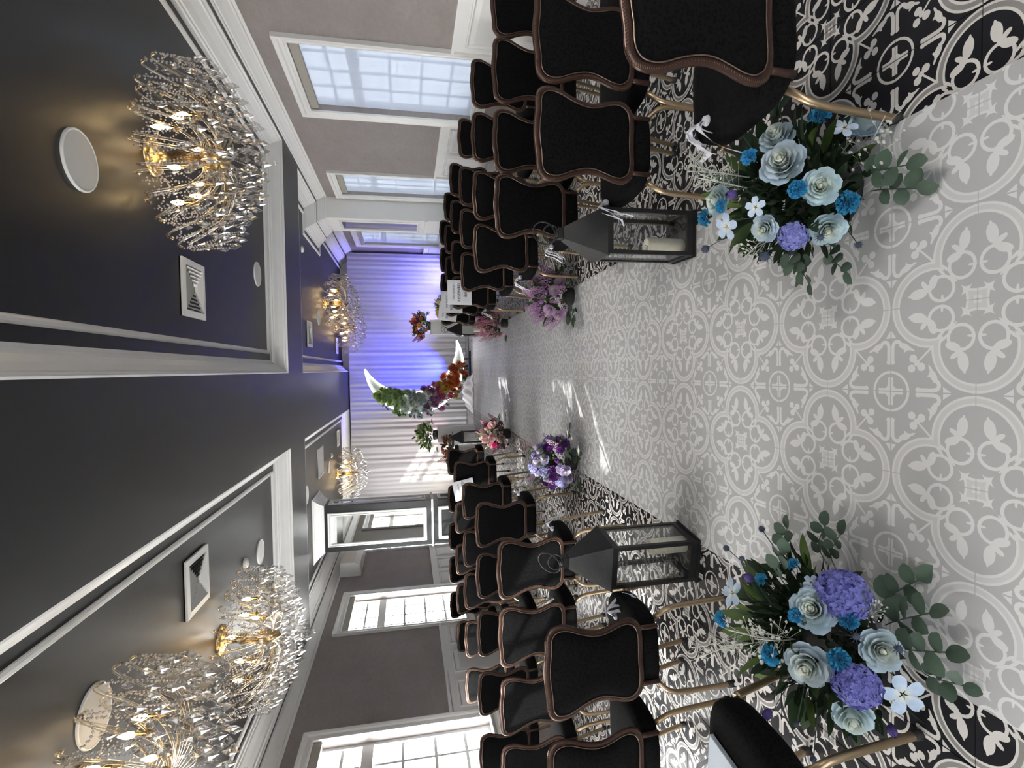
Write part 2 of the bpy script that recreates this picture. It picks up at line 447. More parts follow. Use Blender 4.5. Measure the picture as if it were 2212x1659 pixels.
MT = dict(
    tile=tile_material(), velvet=velvet_material(), wallpaper=wallpaper_material(), drape=drape_material(),
    grout=simple('grout', (0.02, 0.02, 0.022), 0.8, noise=0.3),
    white=simple('white_paint', (0.74, 0.74, 0.725), 0.35, noise=0.03, nscale=6, bump=0.03, bscale=40),
    dark=simple('charcoal_paint', (0.0080, 0.0082, 0.0088), 0.42, noise=0.15, nscale=3, bump=0.04, bscale=90),
    pillar=simple('pillar_paint', (0.018, 0.020, 0.021), 0.28, noise=0.1, nscale=3),
    mirror=simple('mirror_glass', (0.86, 0.88, 0.86), 0.02, 1.0),
    bronze=simple('bronze_frame', (0.060, 0.031, 0.024), 0.28, 0.5, noise=0.25, nscale=30),
    rope=simple('gilded_rope', (0.15, 0.10, 0.062), 0.36, 0.7, noise=0.3, nscale=60),
    legmetal=simple('brass_leg', (0.38, 0.29, 0.185), 0.34, 0.85, noise=0.15, nscale=25),
    piping=simple('piping_metal', (0.22, 0.165, 0.13), 0.3, 0.8, noise=0.2, nscale=40),
    rubber=simple('black_rubber', (0.015, 0.015, 0.015), 0.7, noise=0.2),
    iron=simple('black_iron', (0.020, 0.020, 0.021), 0.42, 0.4, noise=0.3, nscale=25, bump=0.08, bscale=120),
    glass=glassy('lantern_glass', gloss=0.03, edge=0.25),
    wax=simple('candle_wax', (0.78, 0.74, 0.60), 0.6, noise=0.06, nscale=30, bump=0.1, bscale=80, Subsurface_Weight=0.15),
    wick=simple('wick', (0.05, 0.04, 0.03), 0.9, noise=0.2),
    crystal=glassy('cut_crystal', (0.90, 0.90, 0.89), 0.16, 0.10),
    glassarm=glassy('glass_arm', (0.90, 0.87, 0.80), 0.12, 0.12, (1.0, 0.95, 0.86)),
    bead=simple('glass_bead', (0.52, 0.47, 0.43), 0.12, 0.0, noise=0.1, nscale=80),
    gold=simple('polished_gold', (0.62, 0.43, 0.20), 0.25, 1.0, noise=0.1),
    bulb=emit('lit_bulb', (1.0, 0.70, 0.34), 18.0),
    led=emit('led_tube', (1.0, 1.0, 1.0), 7.0),
    acrylic=simple('moon_board', (0.40, 0.43, 0.40), 0.4, noise=0.05, nscale=5),
    paper=simple('white_paper', (0.80, 0.81, 0.85), 0.7, noise=0.03, nscale=8),
    ink=simple('dark_ink', (0.05, 0.06, 0.09), 0.7, noise=0.1),
    lace=simple('white_lace', (0.72, 0.73, 0.80), 0.75, noise=0.25, nscale=160, bump=0.5, bscale=260),
    card=simple('pale_blue_card', (0.50, 0.57, 0.64), 0.45, noise=0.03),
    pedestal=simple('pedestal_laminate', (0.74, 0.73, 0.72), 0.4, noise=0.04, nscale=5),
    plastic=simple('white_plastic', (0.72, 0.72, 0.70), 0.4, noise=0.03),
    grille=simple('speaker_grille', (0.50, 0.50, 0.49), 0.6, noise=0.1, nscale=300),
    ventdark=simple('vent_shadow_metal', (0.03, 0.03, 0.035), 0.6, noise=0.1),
    leaf=petal_material('leaf_surface', None, 0, 0.5, 0.15),
    petal=petal_material('petal_surface', (0.92, 0.90, 0.70), 0.7),
    petal2=petal_material('petal_plain', None, 0.0),
    runner=runner_material(),
    shade=sheer_material('sheer_shade', (0.70, 0.78, 0.92), 0.55),
    valance=simple('roller_valance', (0.34, 0.32, 0.28), 0.6, noise=0.05),
    pane_l=emit('bright_pane', (1.0, 0.99, 0.97), WIN_L, 0.45),
    pane_r=emit('pane_daylight', (0.80, 0.89, 1.0), WIN_R * 1.25),
    pane_fill=emit('rear_fill_pane', (0.97, 0.98, 1.0), REAR_FILL),  # glow of the added rear windows, fill for the room
    bar=simple('window_bar', (0.55, 0.57, 0.58), 0.5, noise=0.05),
    cloth=simple('white_cloth', (0.76, 0.76, 0.80), 0.8, noise=0.05, bump=0.1, bscale=30),
    lens=emit('uplight_lens', (0.9, 0.9, 1.0), 12.0),
)

# ------------------------------------------------------------------ the room
XL, XR, Y0, Y1 = -3.70, 2.90, -4.2, 14.2
ZS, ZC = 2.85, 3.02            # soffit and coffer heights

def struct(o, label, cat):
    return tag(o, label, cat, kind='structure')

# floor: grout bed with single tiles set into it
floor = MB().box(XL - .15, XR + .15, Y0, Y1 + .15, -0.12, -0.003).build('floor', MT['grout'])
struct(floor, 'black and white encaustic tile floor with quatrefoil pattern', 'floor')
def tile_geo(mb, x, y, k, gap=0.0009, drop=0.0):
    h = T / 2 - gap; b = 0.0012
    cs = [(-h, -h), (h, -h), (h, h), (-h, h)]
    ci = [(-h + b, -h + b), (h - b, -h + b), (h - b, h - b), (-h + b, h - b)]
    rot = [(1, 0), (0, 1), (-1, 0), (0, -1)][k]
    def P(c, z): return (x + c[0] * rot[0] - c[1] * rot[1], y + c[0] * rot[1] + c[1] * rot[0], z)
    U = lambda c: (c[0] / T + .5, c[1] / T + .5)
    v = [P(c, -0.004) for c in cs] + [P(c, drop) for c in ci]
    fs = [(4, 5, 6, 7)]; us = [[U(c) for c in ci]]
    for i in range(4):
        j = (i + 1) % 4
        fs.append((i, j, 4 + j, 4 + i)); us.append([U(cs[i]), U(cs[j]), U(ci[j]), U(ci[i])])
    mb.add(v, fs, us)
tiles = []
for i in range(math.floor((XL - GX) / T) - 1, math.ceil((XR - GX) / T) + 1):
    for j in range(math.floor((Y0 - GY) / T) - 1, math.ceil((Y1 - GY) / T) + 1):
        x, y = GX + (i + .5) * T, GY + (j + .5) * T
        if x < XL - T / 2 or x > XR + T / 2 or y < Y0 or y > Y1: continue
        k = {(0, 0): 0, (1, 0): 1, (1, 1): 2, (0, 1): 3}[(i % 2, j % 2)]
        d = Vector((x, y, -CAM_H)); z = d.dot(cf); vis = False
        if z > .3:
            U_, V_ = d.dot(cr) / z * 1146, -d.dot(cu) / z * 1146
            vis = abs(U_) < 880 and abs(V_) < 1160
        tiles.append((0 if vis else 1, d.length, x, y, k))
tiles.sort()
tm = MB(); tile_geo(tm, 0, 0, 0); tile_me = tm.mesh('tile', MT['tile'])
field = MB()
for n, (nv, dd, x, y, k) in enumerate(tiles):
    if n < 300: put('tile', tile_me, floor, (x, y, RNG.uniform(-.0003, .0003)), k * PI / 2)
    else: tile_geo(field, x, y, k)
tag(field.build('tile_field', MT['tile'], floor), kind='stuff')

# walls with window openings; a wall is cut into strips around its openings
def wall_yz(name, x, out_x, y0, y1, z0, z1, ops, label):
    mb = MB()
    def quad(ya, yb, za, zb):
        mb.box(min(x, out_x), max(x, out_x), ya, yb, za, zb)
    cur = y0
    for (a, b, za, zb) in sorted(ops):
        if a > cur: quad(cur, a, z0, z1)
        quad(a, b, z0, za); quad(a, b, zb, z1); cur = b
    if cur < y1: quad(cur, y1, z0, z1)
    return struct(mb.build(name, MT['wallpaper']), label, 'wall')
SILL, HEAD = 0.66, 2.43
R_OPS = [(a + .11, b - .11, SILL, HEAD) for a, b in ((-1.50, -0.05), (1.68, 3.15), (4.90, 6.37), (8.09, 9.25), (11.29, 12.76))]
L_OPS = [(a + .11, b - .11, SILL, HEAD + .02) for a, b in ((0.68, 2.12), (4.16, 5.60), (7.64, 9.07), (11.10, 12.55))]
wall_r = wall_yz('wall_right', XR, XR + .15, Y0, Y1, 0, 3.1, R_OPS, 'taupe wallpapered wall with shaded windows beside the larger chair block')
wall_l = wall_yz('wall_left', XL, XL - .15, Y0, Y1, 0, 3.1, L_OPS, 'taupe wallpapered wall with bright bare windows')
wall_b = struct(MB().box(XL, XR, Y1, Y1 + .15, 0, 3.1).build('wall_back', MT['wallpaper']), 'wallpapered end wall behind the white drape', 'wall')
# rear wall behind the camera with three unseen windows, added as fill light
mb = MB()
rear = [(-3.1, -1.5), (-1.2, 0.4), (0.7, 2.3)]
cur = XL
for a, b in rear:
    mb.box(cur, a, Y0 - .15, Y0, 0, 3.1); mb.box(a, b, Y0 - .15, Y0, 0, .5); mb.box(a, b, Y0 - .15, Y0, 2.55, 3.1); cur = b
mb.box(cur, XR, Y0 - .15, Y0, 0, 3.1)
wall_f = struct(mb.build('wall_front', MT['wallpaper']), 'wallpapered entrance wall with three added fill-light windows', 'wall')
for n, (a, b) in enumerate(rear):
    w = struct(put('window_%d' % (20 + n), None), 'added unseen fill-light window in the entrance wall, number %d' % (n + 1), 'window')
    MB().box(a, b, Y0 - .12, Y0 - .11, .5, 2.55).build('pane', MT['pane_fill'], w)
    MB().box(a - .08, a, Y0, Y0 + .03, .42, 2.63).box(b, b + .08, Y0, Y0 + .03, .42, 2.63).box(a, b, Y0, Y0 + .03, 2.55, 2.63).box(a, b, Y0, Y0 + .03, .42, .5).build('casing', MT['white'], w)

# ceiling: coffer field above, soffit beams below
struct(MB().box(XL - .15, XR + .15, Y0 - .15, Y1 + .15, ZC, ZC + .1).build('ceiling', MT['dark']), 'charcoal painted coffered ceiling', 'ceiling')
CX0, CX1 = -0.915, -0.012      # centre beam
RX, LX = 2.755, -3.57          # inner edges of the wall soffits
YA, YB = 6.77, 7.66            # cross beam
PY0, PY1, PX = 9.28, 10.12, 2.55
def beam(name, label, *boxes):
    mb = MB()
    for b in boxes: mb.box(*b, ZS, ZC + .02)
    return struct(mb.build(name, MT['dark']), label, 'ceiling beam')
beam('trim_1', 'charcoal soffit beam running along the room over the aisle', (CX0, CX1, Y0, Y1))
beam('trim_2', 'charcoal soffit beam crossing the room overhead', (LX, CX0, YA, YB), (CX1, RX, YA, YB))
beam('trim_3', 'narrow charcoal soffit strip above the shaded windows', (RX, XR, Y0, Y1), (PX - .12, RX, PY0 - .13, PY1 + .13))
beam('trim_4', 'narrow charcoal soffit strip above the bare windows', (XL, LX, Y0, Y1))
beam('trim_5', 'charcoal soffit closing the coffers at the drape end', (LX, CX0, 13.40, Y1), (CX1, RX, 13.95, Y1))
beam('trim_6', 'charcoal soffit closing the coffers at the entrance end', (LX, CX0, Y0, -3.7), (CX1, RX, Y0, -3.7))

CROWN = [(0, 0), (.012, 0), (.016, .018), (.030, .026), (.034, .040), (.070, .085), (.105, .118), (.110, .130), (.124, .134), (.128, .150), (.150, .155), (.150, .170)]
def sweep_loop(mb, loop, prof, z0, closed=True):
    n = len(loop); rings = []
    for ins, dz in prof:
        ring_ = []
        for i in range(n):
            p = Vector(loop[i])
            def nrm(a, b):
                d = (Vector(b) - Vector(a)).normalized(); return Vector((-d.y, d.x))
            if closed or 0 < i < n - 1: o = nrm(loop[i - 1], loop[i]) + nrm(loop[i], loop[(i + 1) % n])
            elif i == 0: o = nrm(loop[0], loop[1])
            else: o = nrm(loop[-2], loop[-1])
            q = p + o * ins
            ring_.append((q.x, q.y, z0 + dz))
        rings.append(ring_)
    v = [p for r in rings for p in r]; f = []
    for a in range(len(prof) - 1):
        for i in range(n if closed else n - 1):
            j = (i + 1) % n
            f.append((a * n + i, a * n + j, (a + 1) * n + j, (a + 1) * n + i))
    mb.add(v, f)
    return mb
def rectloop(x0, x1, y0, y1): return [(x0, y0), (x1, y0), (x1, y1), (x0, y1)]
cof_rn = rectloop(CX1, RX, -3.7, YA)
cof_ln = rectloop(LX, CX0, -3.7, YA)
cof_rf = [(CX1, YB), (RX, YB), (RX, PY0 - .13), (PX - .12, PY0 - .13), (PX - .12, PY1 + .13), (RX, PY1 + .13), (RX, 13.95), (CX1, 13.95)]
cof_lf = rectloop(LX, CX0, YB, 13.40)
PICT = [(.225, .004), (.225, -.012), (.235, -.022), (.250, -.024), (.262, -.014), (.268, -.003), (.268, .004)]
def inset(loop, d):
    return [tuple(p[:2]) for p in sweep_loop(MB(), loop, [(d, 0)], 0).v]
for n, (lp, lab) in enumerate(((cof_rn, 'near coffer on the shaded-window side'), (cof_ln, 'near coffer on the bare-window side'),
                               (cof_rf, 'far coffer on the shaded-window side'), (cof_lf, 'far coffer on the bare-window side'))):
    m_ = sweep_loop(MB(), lp, CROWN, ZS)
    struct(m_.build('trim_%d' % (10 + n), MT['white']), 'white stepped crown moulding lining the ' + lab, 'moulding')
    m_ = sweep_loop(MB(), lp, PICT, ZC)
    struct(m_.build('trim_%d' % (20 + n), MT['white']), 'thin white picture moulding on the ceiling of the ' + lab, 'moulding')
WCR = [(0, -.145), (.010, -.145), (.014, -.120), (.026, -.112), (.030, -.098), (.060, -.055), (.080, -.030), (.084, -.020), (.096, -.016), (.098, 0)]
room_loop = [(XL, Y0), (XR, Y0), (XR, PY0), (PX, PY0), (PX, PY1), (XR, PY1), (XR, Y1), (XL, Y1)]
struct(sweep_loop(MB(), room_loop, WCR, ZS).build('trim_30', MT['white']), 'white crown moulding between the wallpaper and the soffit', 'moulding')

# wainscot: painted dado with raised panels between the windows
def wainscot(wall, x, sgn, spans, top, tone):
    for (a, b) in spans:
        mb = MB()
        xs = sorted((x, x + sgn * .018))
        mb.box(xs[0], xs[1], a, b, .14, top - .03)
        xb = sorted((x, x + sgn * .030)); mb.box(xb[0], xb[1], a, b, 0, .14)
        xc = sorted((x, x + sgn * .040)); mb.box(xc[0], xc[1], a, b, top - .03, top)
        w = mb.build('wainscot', MT['white'], wall)
        n = max(1, round((b - a) / .80)); st = (b - a) / n
        for k in range(n):
            ya, yb = a + k * st + .09, a + (k + 1) * st - .09
            if yb - ya < .12: continue
            pm = MB()
            loop = [(ya, .24), (yb, .24), (yb, top - .12), (ya, top - .12)]
            prof = [(0, .018), (.004, .032), (.016, .034), (.026, .022), (.034, .020), (.070, .030), (.075, .031)]
            sw = sweep_loop(MB(), loop, prof, 0)
            pts = [(x + sgn * p[2], p[0], p[1]) for p in sw.v]
            last = len(pts) - 4
            pm.add(pts, sw.f + [(last, last + 1, last + 2, last + 3)])
            pm.build('panel', MT['white'], w)
def gaps(ops, y0, y1, pad=.11):
    g, cur = [], y0
    for a, b, _, _ in sorted(ops):
        g.append((cur, a - pad)); cur = b + pad
    g.append((cur, y1)); return [q for q in g if q[1] - q[0] > .05]
wainscot(wall_r, XR, -1, [(a, b) for a, b in gaps(R_OPS, Y0, Y1) if not (a > 9.2 and a < 9.5)] + [(10.14, 11.29)], 1.005, 0)
wainscot(wall_l, XL, 1, gaps(L_OPS, Y0, Y1), 1.085, 0)

# windows
def window(num, x, sgn, op, kind, label):
    a, b, za, zb = op
    w = struct(put('window_%d' % num, None, None, (x, (a + b) / 2, za)), label, 'window')
    ox, oy, oz = x, (a + b) / 2, za
    def bx(mb, x0, x1, y0, y1, z0, z1):
        xx = sorted((x0, x1)); return mb.box(xx[0] - ox, xx[1] - ox, y0 - oy, y1 - oy, z0 - oz, z1 - oz)
    o = -sgn                                            # outward
    # casing: moulded architrave around the opening
    loop = [(a, za), (b, za), (b, zb), (a, zb)]
    prof = [(0, .0), (0, .020), (-.020, .024), (-.030, .018), (-.060, .022), (-.075, .034), (-.100, .040), (-.112, .040), (-.112, 0)]
    sw = sweep_loop(MB(), loop, prof, 0)
    MB().add([(sgn * p[2], p[0] - oy, p[1] - oz) for p in sw.v], sw.f).build('casing', MT['white'], w)
    pm = MT['pane_l'] if kind == 'bare' else MT['pane_r']
    m_ = MB(); bx(m_, x + o * .130, x + o * .134, a, b, za, zb); m_.build('pane', pm, w)
    zr = za + (zb - za) * .70                           # meeting rail
    m_ = MB()
    for y0, y1, z0, z1 in ((a, a + .045, za, zb), (b - .045, b, za, zb), (a + .045, b - .045, za, za + .05), (a + .045, b - .045, zb - .05, zb)):
        bx(m_, x + o * .085, x + o * .125, y0, y1, z0, z1)
    m_.build('sash', MT['bar'], w)
    m_ = MB(); bx(m_, x + o * .080, x + o * .125, a + .045, b - .045, zr - .05, zr + .06); m_.build('meeting_rail', MT['white'], w)
    for k in (1, 2, 3):
        yy = a + (b - a) * k / 4
        m_ = MB(); bx(m_, x + o * .105, x + o * .12, yy - .015, yy + .015, za, zb); m_.build('glazing_bar', MT['bar'], w)
    for t in (.16, .33, .51, .84):
        zz = za + (zb - za) * t
        m_ = MB(); bx(m_, x + o * .104, x + o * .121, a, b, zz - .015, zz + .015); m_.build('glazing_bar', MT['bar'], w)
    m_ = MB(); bx(m_, x + o * .01, x + o * .07, a + .01, b - .01, zb - .085, zb - .002); m_.build('roller_valance', MT['valance'], w)
    if kind == 'shade':
        m_ = MB(); bx(m_, x + o * .040, x + o * .041, a + .015, b - .05, za + .02, zb - .08); m_.build('sheer_shade', MT['shade'], w)
        m_ = MB(); bx(m_, x + o * .034, x + o * .047, a + .015, b - .05, za + .004, za + .024); m_.build('hem_bar', MT['white'], w)
    m_ = MB(); bx(m_, x - o * .05, x + o * .08, a, b, za - .001, za + .012); m_.build('window_sill', MT['white'], w)
ORD = ['first', 'second', 'third', 'fourth', 'fifth', 'sixth', 'seventh', 'eighth']
for i, op in enumerate(R_OPS):
    window(1 + i, XR, -1, op, 'shade', '%s window from the entrance, with a sheer blue-white roller shade' % ORD[i])
for i, op in enumerate(L_OPS):
    window(6 + i, XL, 1, op, 'bare', '%s window from the entrance, bare small panes glaring white' % ORD[i])

# mirrored pillar standing in the room, pilaster on the shaded-window wall
def frame_panel(parent, rect3, plane, depth, w=.05, fill=None, mname='mirror_panel'):
    """moulded white frame with an infill; rect3=(u0,u1,z0,z1) on plane ('y',Y) facing -y or ('x',X,sgn)"""
    u0, u1, z0, z1 = rect3
    prof = [(0, 0), (0, .016), (.012, .020), (.020, .014), (.036, .014), (.044, .020), (w, .012), (w, 0)]
    sw = sweep_loop(MB(), [(u0, z0), (u1, z0), (u1, z1), (u0, z1)], prof, 0)
    def P(p): return (p[0], plane[1] - p[2], p[1]) if plane[0] == 'y' else (plane[1] + plane[2] * p[2], p[0], p[1])
    fr = MB().add([P(p) for p in sw.v], sw.f).build(mname + '_frame', MT['white'], parent)
    if fill:
        q = [(u0 + w * .8, z0 + w * .8), (u1 - w * .8, z0 + w * .8), (u1 - w * .8, z1 - w * .8), (u0 + w * .8, z1 - w * .8)]
        MB().add([P((a, b, .004)) for a, b in q] + [P((a, b, .001)) for a, b in q],
                 [(0, 1, 2, 3), (7, 6, 5, 4), (0, 4, 5, 1), (1, 5, 6, 2), (2, 6, 7, 3), (3, 7, 4, 0)]).build(mname, fill, fr)
    return fr
CXa, CXb, CYa, CYb = -3.00, -2.235, 9.15, 9.63
pil = struct(MB().box(CXa, CXb, CYa, CYb, 0, ZC).build('pillar_column', MT['pillar']), 'free-standing charcoal pillar with framed mirror and white crown', 'pillar')
frame_panel(pil, (CXa + .085, CXb - .115, 1.18, 2.80), ('y', CYa), .02, .055, MT['mirror'])
frame_panel(pil, (CXa + .085, CXb - .115, .20, .98), ('y', CYa), .02, .055, None, 'dado_panel')
frame_panel(pil, (CYa + .08, CYb - .08, 1.18, 2.80), ('x', CXb, 1), .02, .055, MT['mirror'])
frame_panel(pil, (CYa + .08, CYb - .08, .20, .98), ('x', CXb, 1), .02, .055, None, 'dado_panel')
lp = [(CXa, CYa), (CXa, CYb), (CXb, CYb), (CXb, CYa)]       # clockwise: the offset goes outwards
sweep_loop(MB(), lp, [(a, b - .170) for a, b in CROWN], ZC).build('crown', MT['white'], pil)
sweep_loop(MB(), lp, [(0, -.02), (.012, -.02), (.022, -.012), (.026, 0), (.022, .012), (.012, .018), (0, .018)], 1.08).build('dado_rail', MT['white'], pil)
sweep_loop(MB(), lp, [(.014, 0), (.014, .12), (.006, .135), (0, .135)], 0).build('plinth', MT['pillar'], pil)
pr = struct(MB().box(PX, XR, PY0, PY1, 0, ZC).build('pilaster_column', MT['white']), 'white pilaster between the shaded windows', 'pillar')
frame_panel(pr, (PY0 + .12, PY1 - .12, 1.18, 2.55), ('x', PX, -1), .02, .055, MT['mirror'])
MB().box(PX - .022, XR, PY0 - .022, PY1 + .022, 1.06, 1.10).build('dado_rail', MT['white'], pr)

# ------------------------------------------------------------------ ceiling fittings
def vent(x, y, s, label, g='square ceiling air diffusers'):
    t = thing('ceiling_vent', label, 'air vent', (x, y, ZC), 0, g)
    h = s / 2
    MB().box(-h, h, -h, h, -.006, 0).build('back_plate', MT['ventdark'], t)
    fr = sweep_loop(MB(), rectloop(-h, h, -h, h), [(0, 0), (0, -.022), (.045, -.026), (.055, -.012), (.055, 0)], 0)
    fr.build('frame', MT['plastic'], t)
    n = 5
    for k in range(n):
        a = h - .06 - k * (h - .075) / n
        w = (h - .075) / n
        sweep_loop(MB(), rectloop(-a, a, -a, a), [(0, -.030), (w * .62, -.012), (w * .62, -.008), (0, -.026)], 0).build('louvre', MT['plastic'], t)
def speaker(x, y, r, label):
    t = thing('ceiling_speaker', label, 'speaker', (x, y, ZC), 0, 'round ceiling speakers')
    MB().lathe([(r, 0), (r, -.008), (r * .985, -.012), (r * .95, -.013), (r * .93, -.010)], 40, cap=False).build('rim', MT['plastic'], t)
    MB().lathe([(r * .935, -.010), (r * .6, -.013), (.001, -.014)], 40, cap=False).build('grille', MT['grille'], t)
vent(0.625, 4.37, .42, 'square white louvred air vent in the near coffer beside the round speaker')
vent(-1.53, 4.26, .42, 'square white louvred air vent near the crystal chandelier of the bare-window side')
vent(0.615, 9.18, .42, 'square white louvred air vent in the far coffer on the shaded-window side')
vent(-1.43, 8.24, .42, 'square white louvred air vent just past the cross beam')
vent(0.58, 12.60, .36, 'small white louvred air vent close to the drape on the shaded-window side')
vent(-1.50, 12.40, .36, 'small white louvred air vent close to the drape on the bare-window side')
speaker(1.06, 3.01, .15, 'round white ceiling speaker nearest the camera on the shaded-window side')
speaker(1.06, 6.17, .13, 'round white ceiling speaker just before the cross beam, shaded-window side')
speaker(-1.69, 2.95, .15, 'round white ceiling speaker nearest the camera on the bare-window side')
speaker(-1.89, 5.97, .13, 'round white ceiling speaker just before the cross beam, bare-window side')
speaker(0.98, 10.2, .14, 'round white ceiling speaker beside the far crystal chandelier')
speaker(-1.90, 8.60, .14, 'round white ceiling speaker just past the cross beam')
speaker(-1.90, 11.0, .12, 'round white ceiling speaker in the far coffer beside the long return grille')
for x, y, r, lab in ((-1.82, 5.43, .05, 'small white smoke detector beside the near chandelier'), (1.90, 8.75, .05, 'small white smoke detector in the far coffer'), (-1.72, 11.35, .05, 'small white smoke detector near the drape')):
    t = thing('smoke_detector', lab, 'detector', (x, y, ZC))
    MB().lathe([(r, 0), (r, -.012), (r * .8, -.028), (r * .3, -.034), (.001, -.034)], 24, cap=False).build('body', MT['plastic'], t)
    MB().lathe([(r * .55, -.031), (r * .5, -.036), (.001, -.037)], 16, cap=False).build('sensor_cap', MT['grille'], t)
t = thing('return_grille', 'long white return air grille in the far coffer', 'air vent', (-1.62, 9.98, ZC))
sweep_loop(MB(), rectloop(-.26, .26, -.30, .30), [(0, 0), (0, -.016), (.03, -.020), (.04, -.010), (.04, 0)], 0).build('frame', MT['plastic'], t)
MB().box(-.23, .23, -.27, .27, -.006, 0).build('back_plate', MT['grille'], t)
for k in range(14):
    MB().box(-.22, .22, -.255 + k * .038, -.240 + k * .038, -.014, -.005).build('slat', MT['plastic'], t)
# wall unit behind the pillar
t = thing('wall_air_unit', 'white box-shaped air conditioner high on the wall behind the pillar', 'air conditioner', (XL, 10.45, 2.35))
MB().add([(0, -.6, 0), (.20, -.6, .02), (.25, -.6, .12), (.25, -.6, .36), (0, -.6, .36), (0, .6, 0), (.20, .6, .02), (.25, .6, .12), (.25, .6, .36), (0, .6, .36)],
         [(4, 3, 2, 1, 0), (5, 6, 7, 8, 9), (0, 1, 6, 5), (1, 2, 7, 6), (2, 3, 8, 7), (3, 4, 9, 8), (4, 0, 5, 9)]).build('casing', MT['plastic'], t)
for k in range(3): MB().box(.05 + k * .05, .075 + k * .05, -.52, .52, .002 + k * .003, .012 + k * .004).build('outlet_slat', MT['grille'], t)

# ------------------------------------------------------------------ chandeliers
def pend_mesh(w, h):
    v = [(w * cos(2 * PI * k / 6), w * sin(2 * PI * k / 6), -.55 * h) for k in range(6)]
    v2 = [(w * .75 * cos(2 * PI * k / 6 + .5), w * .75 * sin(2 * PI * k / 6 + .5), -.30 * h) for k in range(6)]
    vv = v + v2 + [(0, 0, -h), (0, 0, 0)]
    f = []
    for k in range(6):
        j = (k + 1) % 6
        f += [(j, k, 12), (k, j, 6 + k), (j, 6 + j, 6 + k), (6 + k, 6 + j, 13)]
    return MB().add(vv, f).mesh('crystal_drop', MT['crystal'])
PEND = [pend_mesh(.021, .095), pend_mesh(.017, .075), pend_mesh(.024, .06)]
arm_o = MB().tube(catmull([(.05, 0, -.40), (.20, 0, -.43), (.36, 0, -.38), (.46, 0, -.27), (.52, 0, -.17), (.555, 0, -.135), (.575, 0, -.16)], 5), .0085, 7).octa((.578, 0, -.165), .014).mesh('arm', MT['glassarm'])
arm_i = MB().tube(catmull([(.04, 0, -.30), (.13, 0, -.32), (.25, 0, -.25), (.32, 0, -.13), (.37, 0, -.06), (.40, 0, -.045), (.42, 0, -.07)], 5), .0085, 7).octa((.423, 0, -.075), .014).mesh('arm', MT['glassarm'])
cup_me = MB().lathe([(.006, -.03), (.012, -.01), (.024, 0), (.026, .006), (.012, .008), (.011, .06), (.001, .06)], 12, cap=False).mesh('candle_sleeve', MT['gold'])
bulb_me = MB().lathe([(.006, .058), (.015, .075), (.017, .092), (.012, .115), (.004, .135), (.001, .14)], 10, cap=False).mesh('bulb', MT['bulb'])
bead_cache = {}
def bead_mesh(seed):
    r = random.Random(seed); mb = MB()
    def strand(a, b, sag, rad=.0068):
        a, b = Vector(a), Vector(b); n = max(3, int((b - a).length / .018))
        for k in range(n + 1):
            t = k / n; p = a.lerp(b, t); p.z -= sag * 4 * t * (1 - t)
            mb.octa(p, rad)
    N = 22
    P = lambda q, rad, z: (rad * cos(q), rad * sin(q), z)
    for k in range(N):
        q, q2 = 2 * PI * k / N, 2 * PI * (k + 1) / N
        strand(P(q, .578, -.17), P(q + .05, .555, -.40), 0)
        strand(P(q, .578, -.17), P((q + q2) / 2, .50, -.44), .03)
        strand(P(q, .578, -.17), P(q2, .578, -.17), .07)
    for k in range(14):
        q, q2 = 2 * PI * k / 14, 2 * PI * (k + 1) / 14
        strand(P(q, .423, -.08), P(q, .40, -.42), 0)
        strand(P(q, .423, -.08), P(q2, .423, -.08), .08)
        strand(P(q, .423, -.08), P((q + q2) / 2, .30, -.40), .05)
        strand(P(q, .12, -.03), P(q, .33, -.14), .04)
    return mb.mesh('bead_strings', MT['bead'])
BEADS = bead_mesh(3)
CAN = MB().lathe([(.13, 0), (.13, -.012), (.10, -.035), (.03, -.05), (.028, -.12), (.045, -.16), (.03, -.22), (.05, -.30), (.07, -.36), (.05, -.42), (.02, -.46), (.001, -.47)], 24, cap=False).mesh('canopy', MT['gold'])
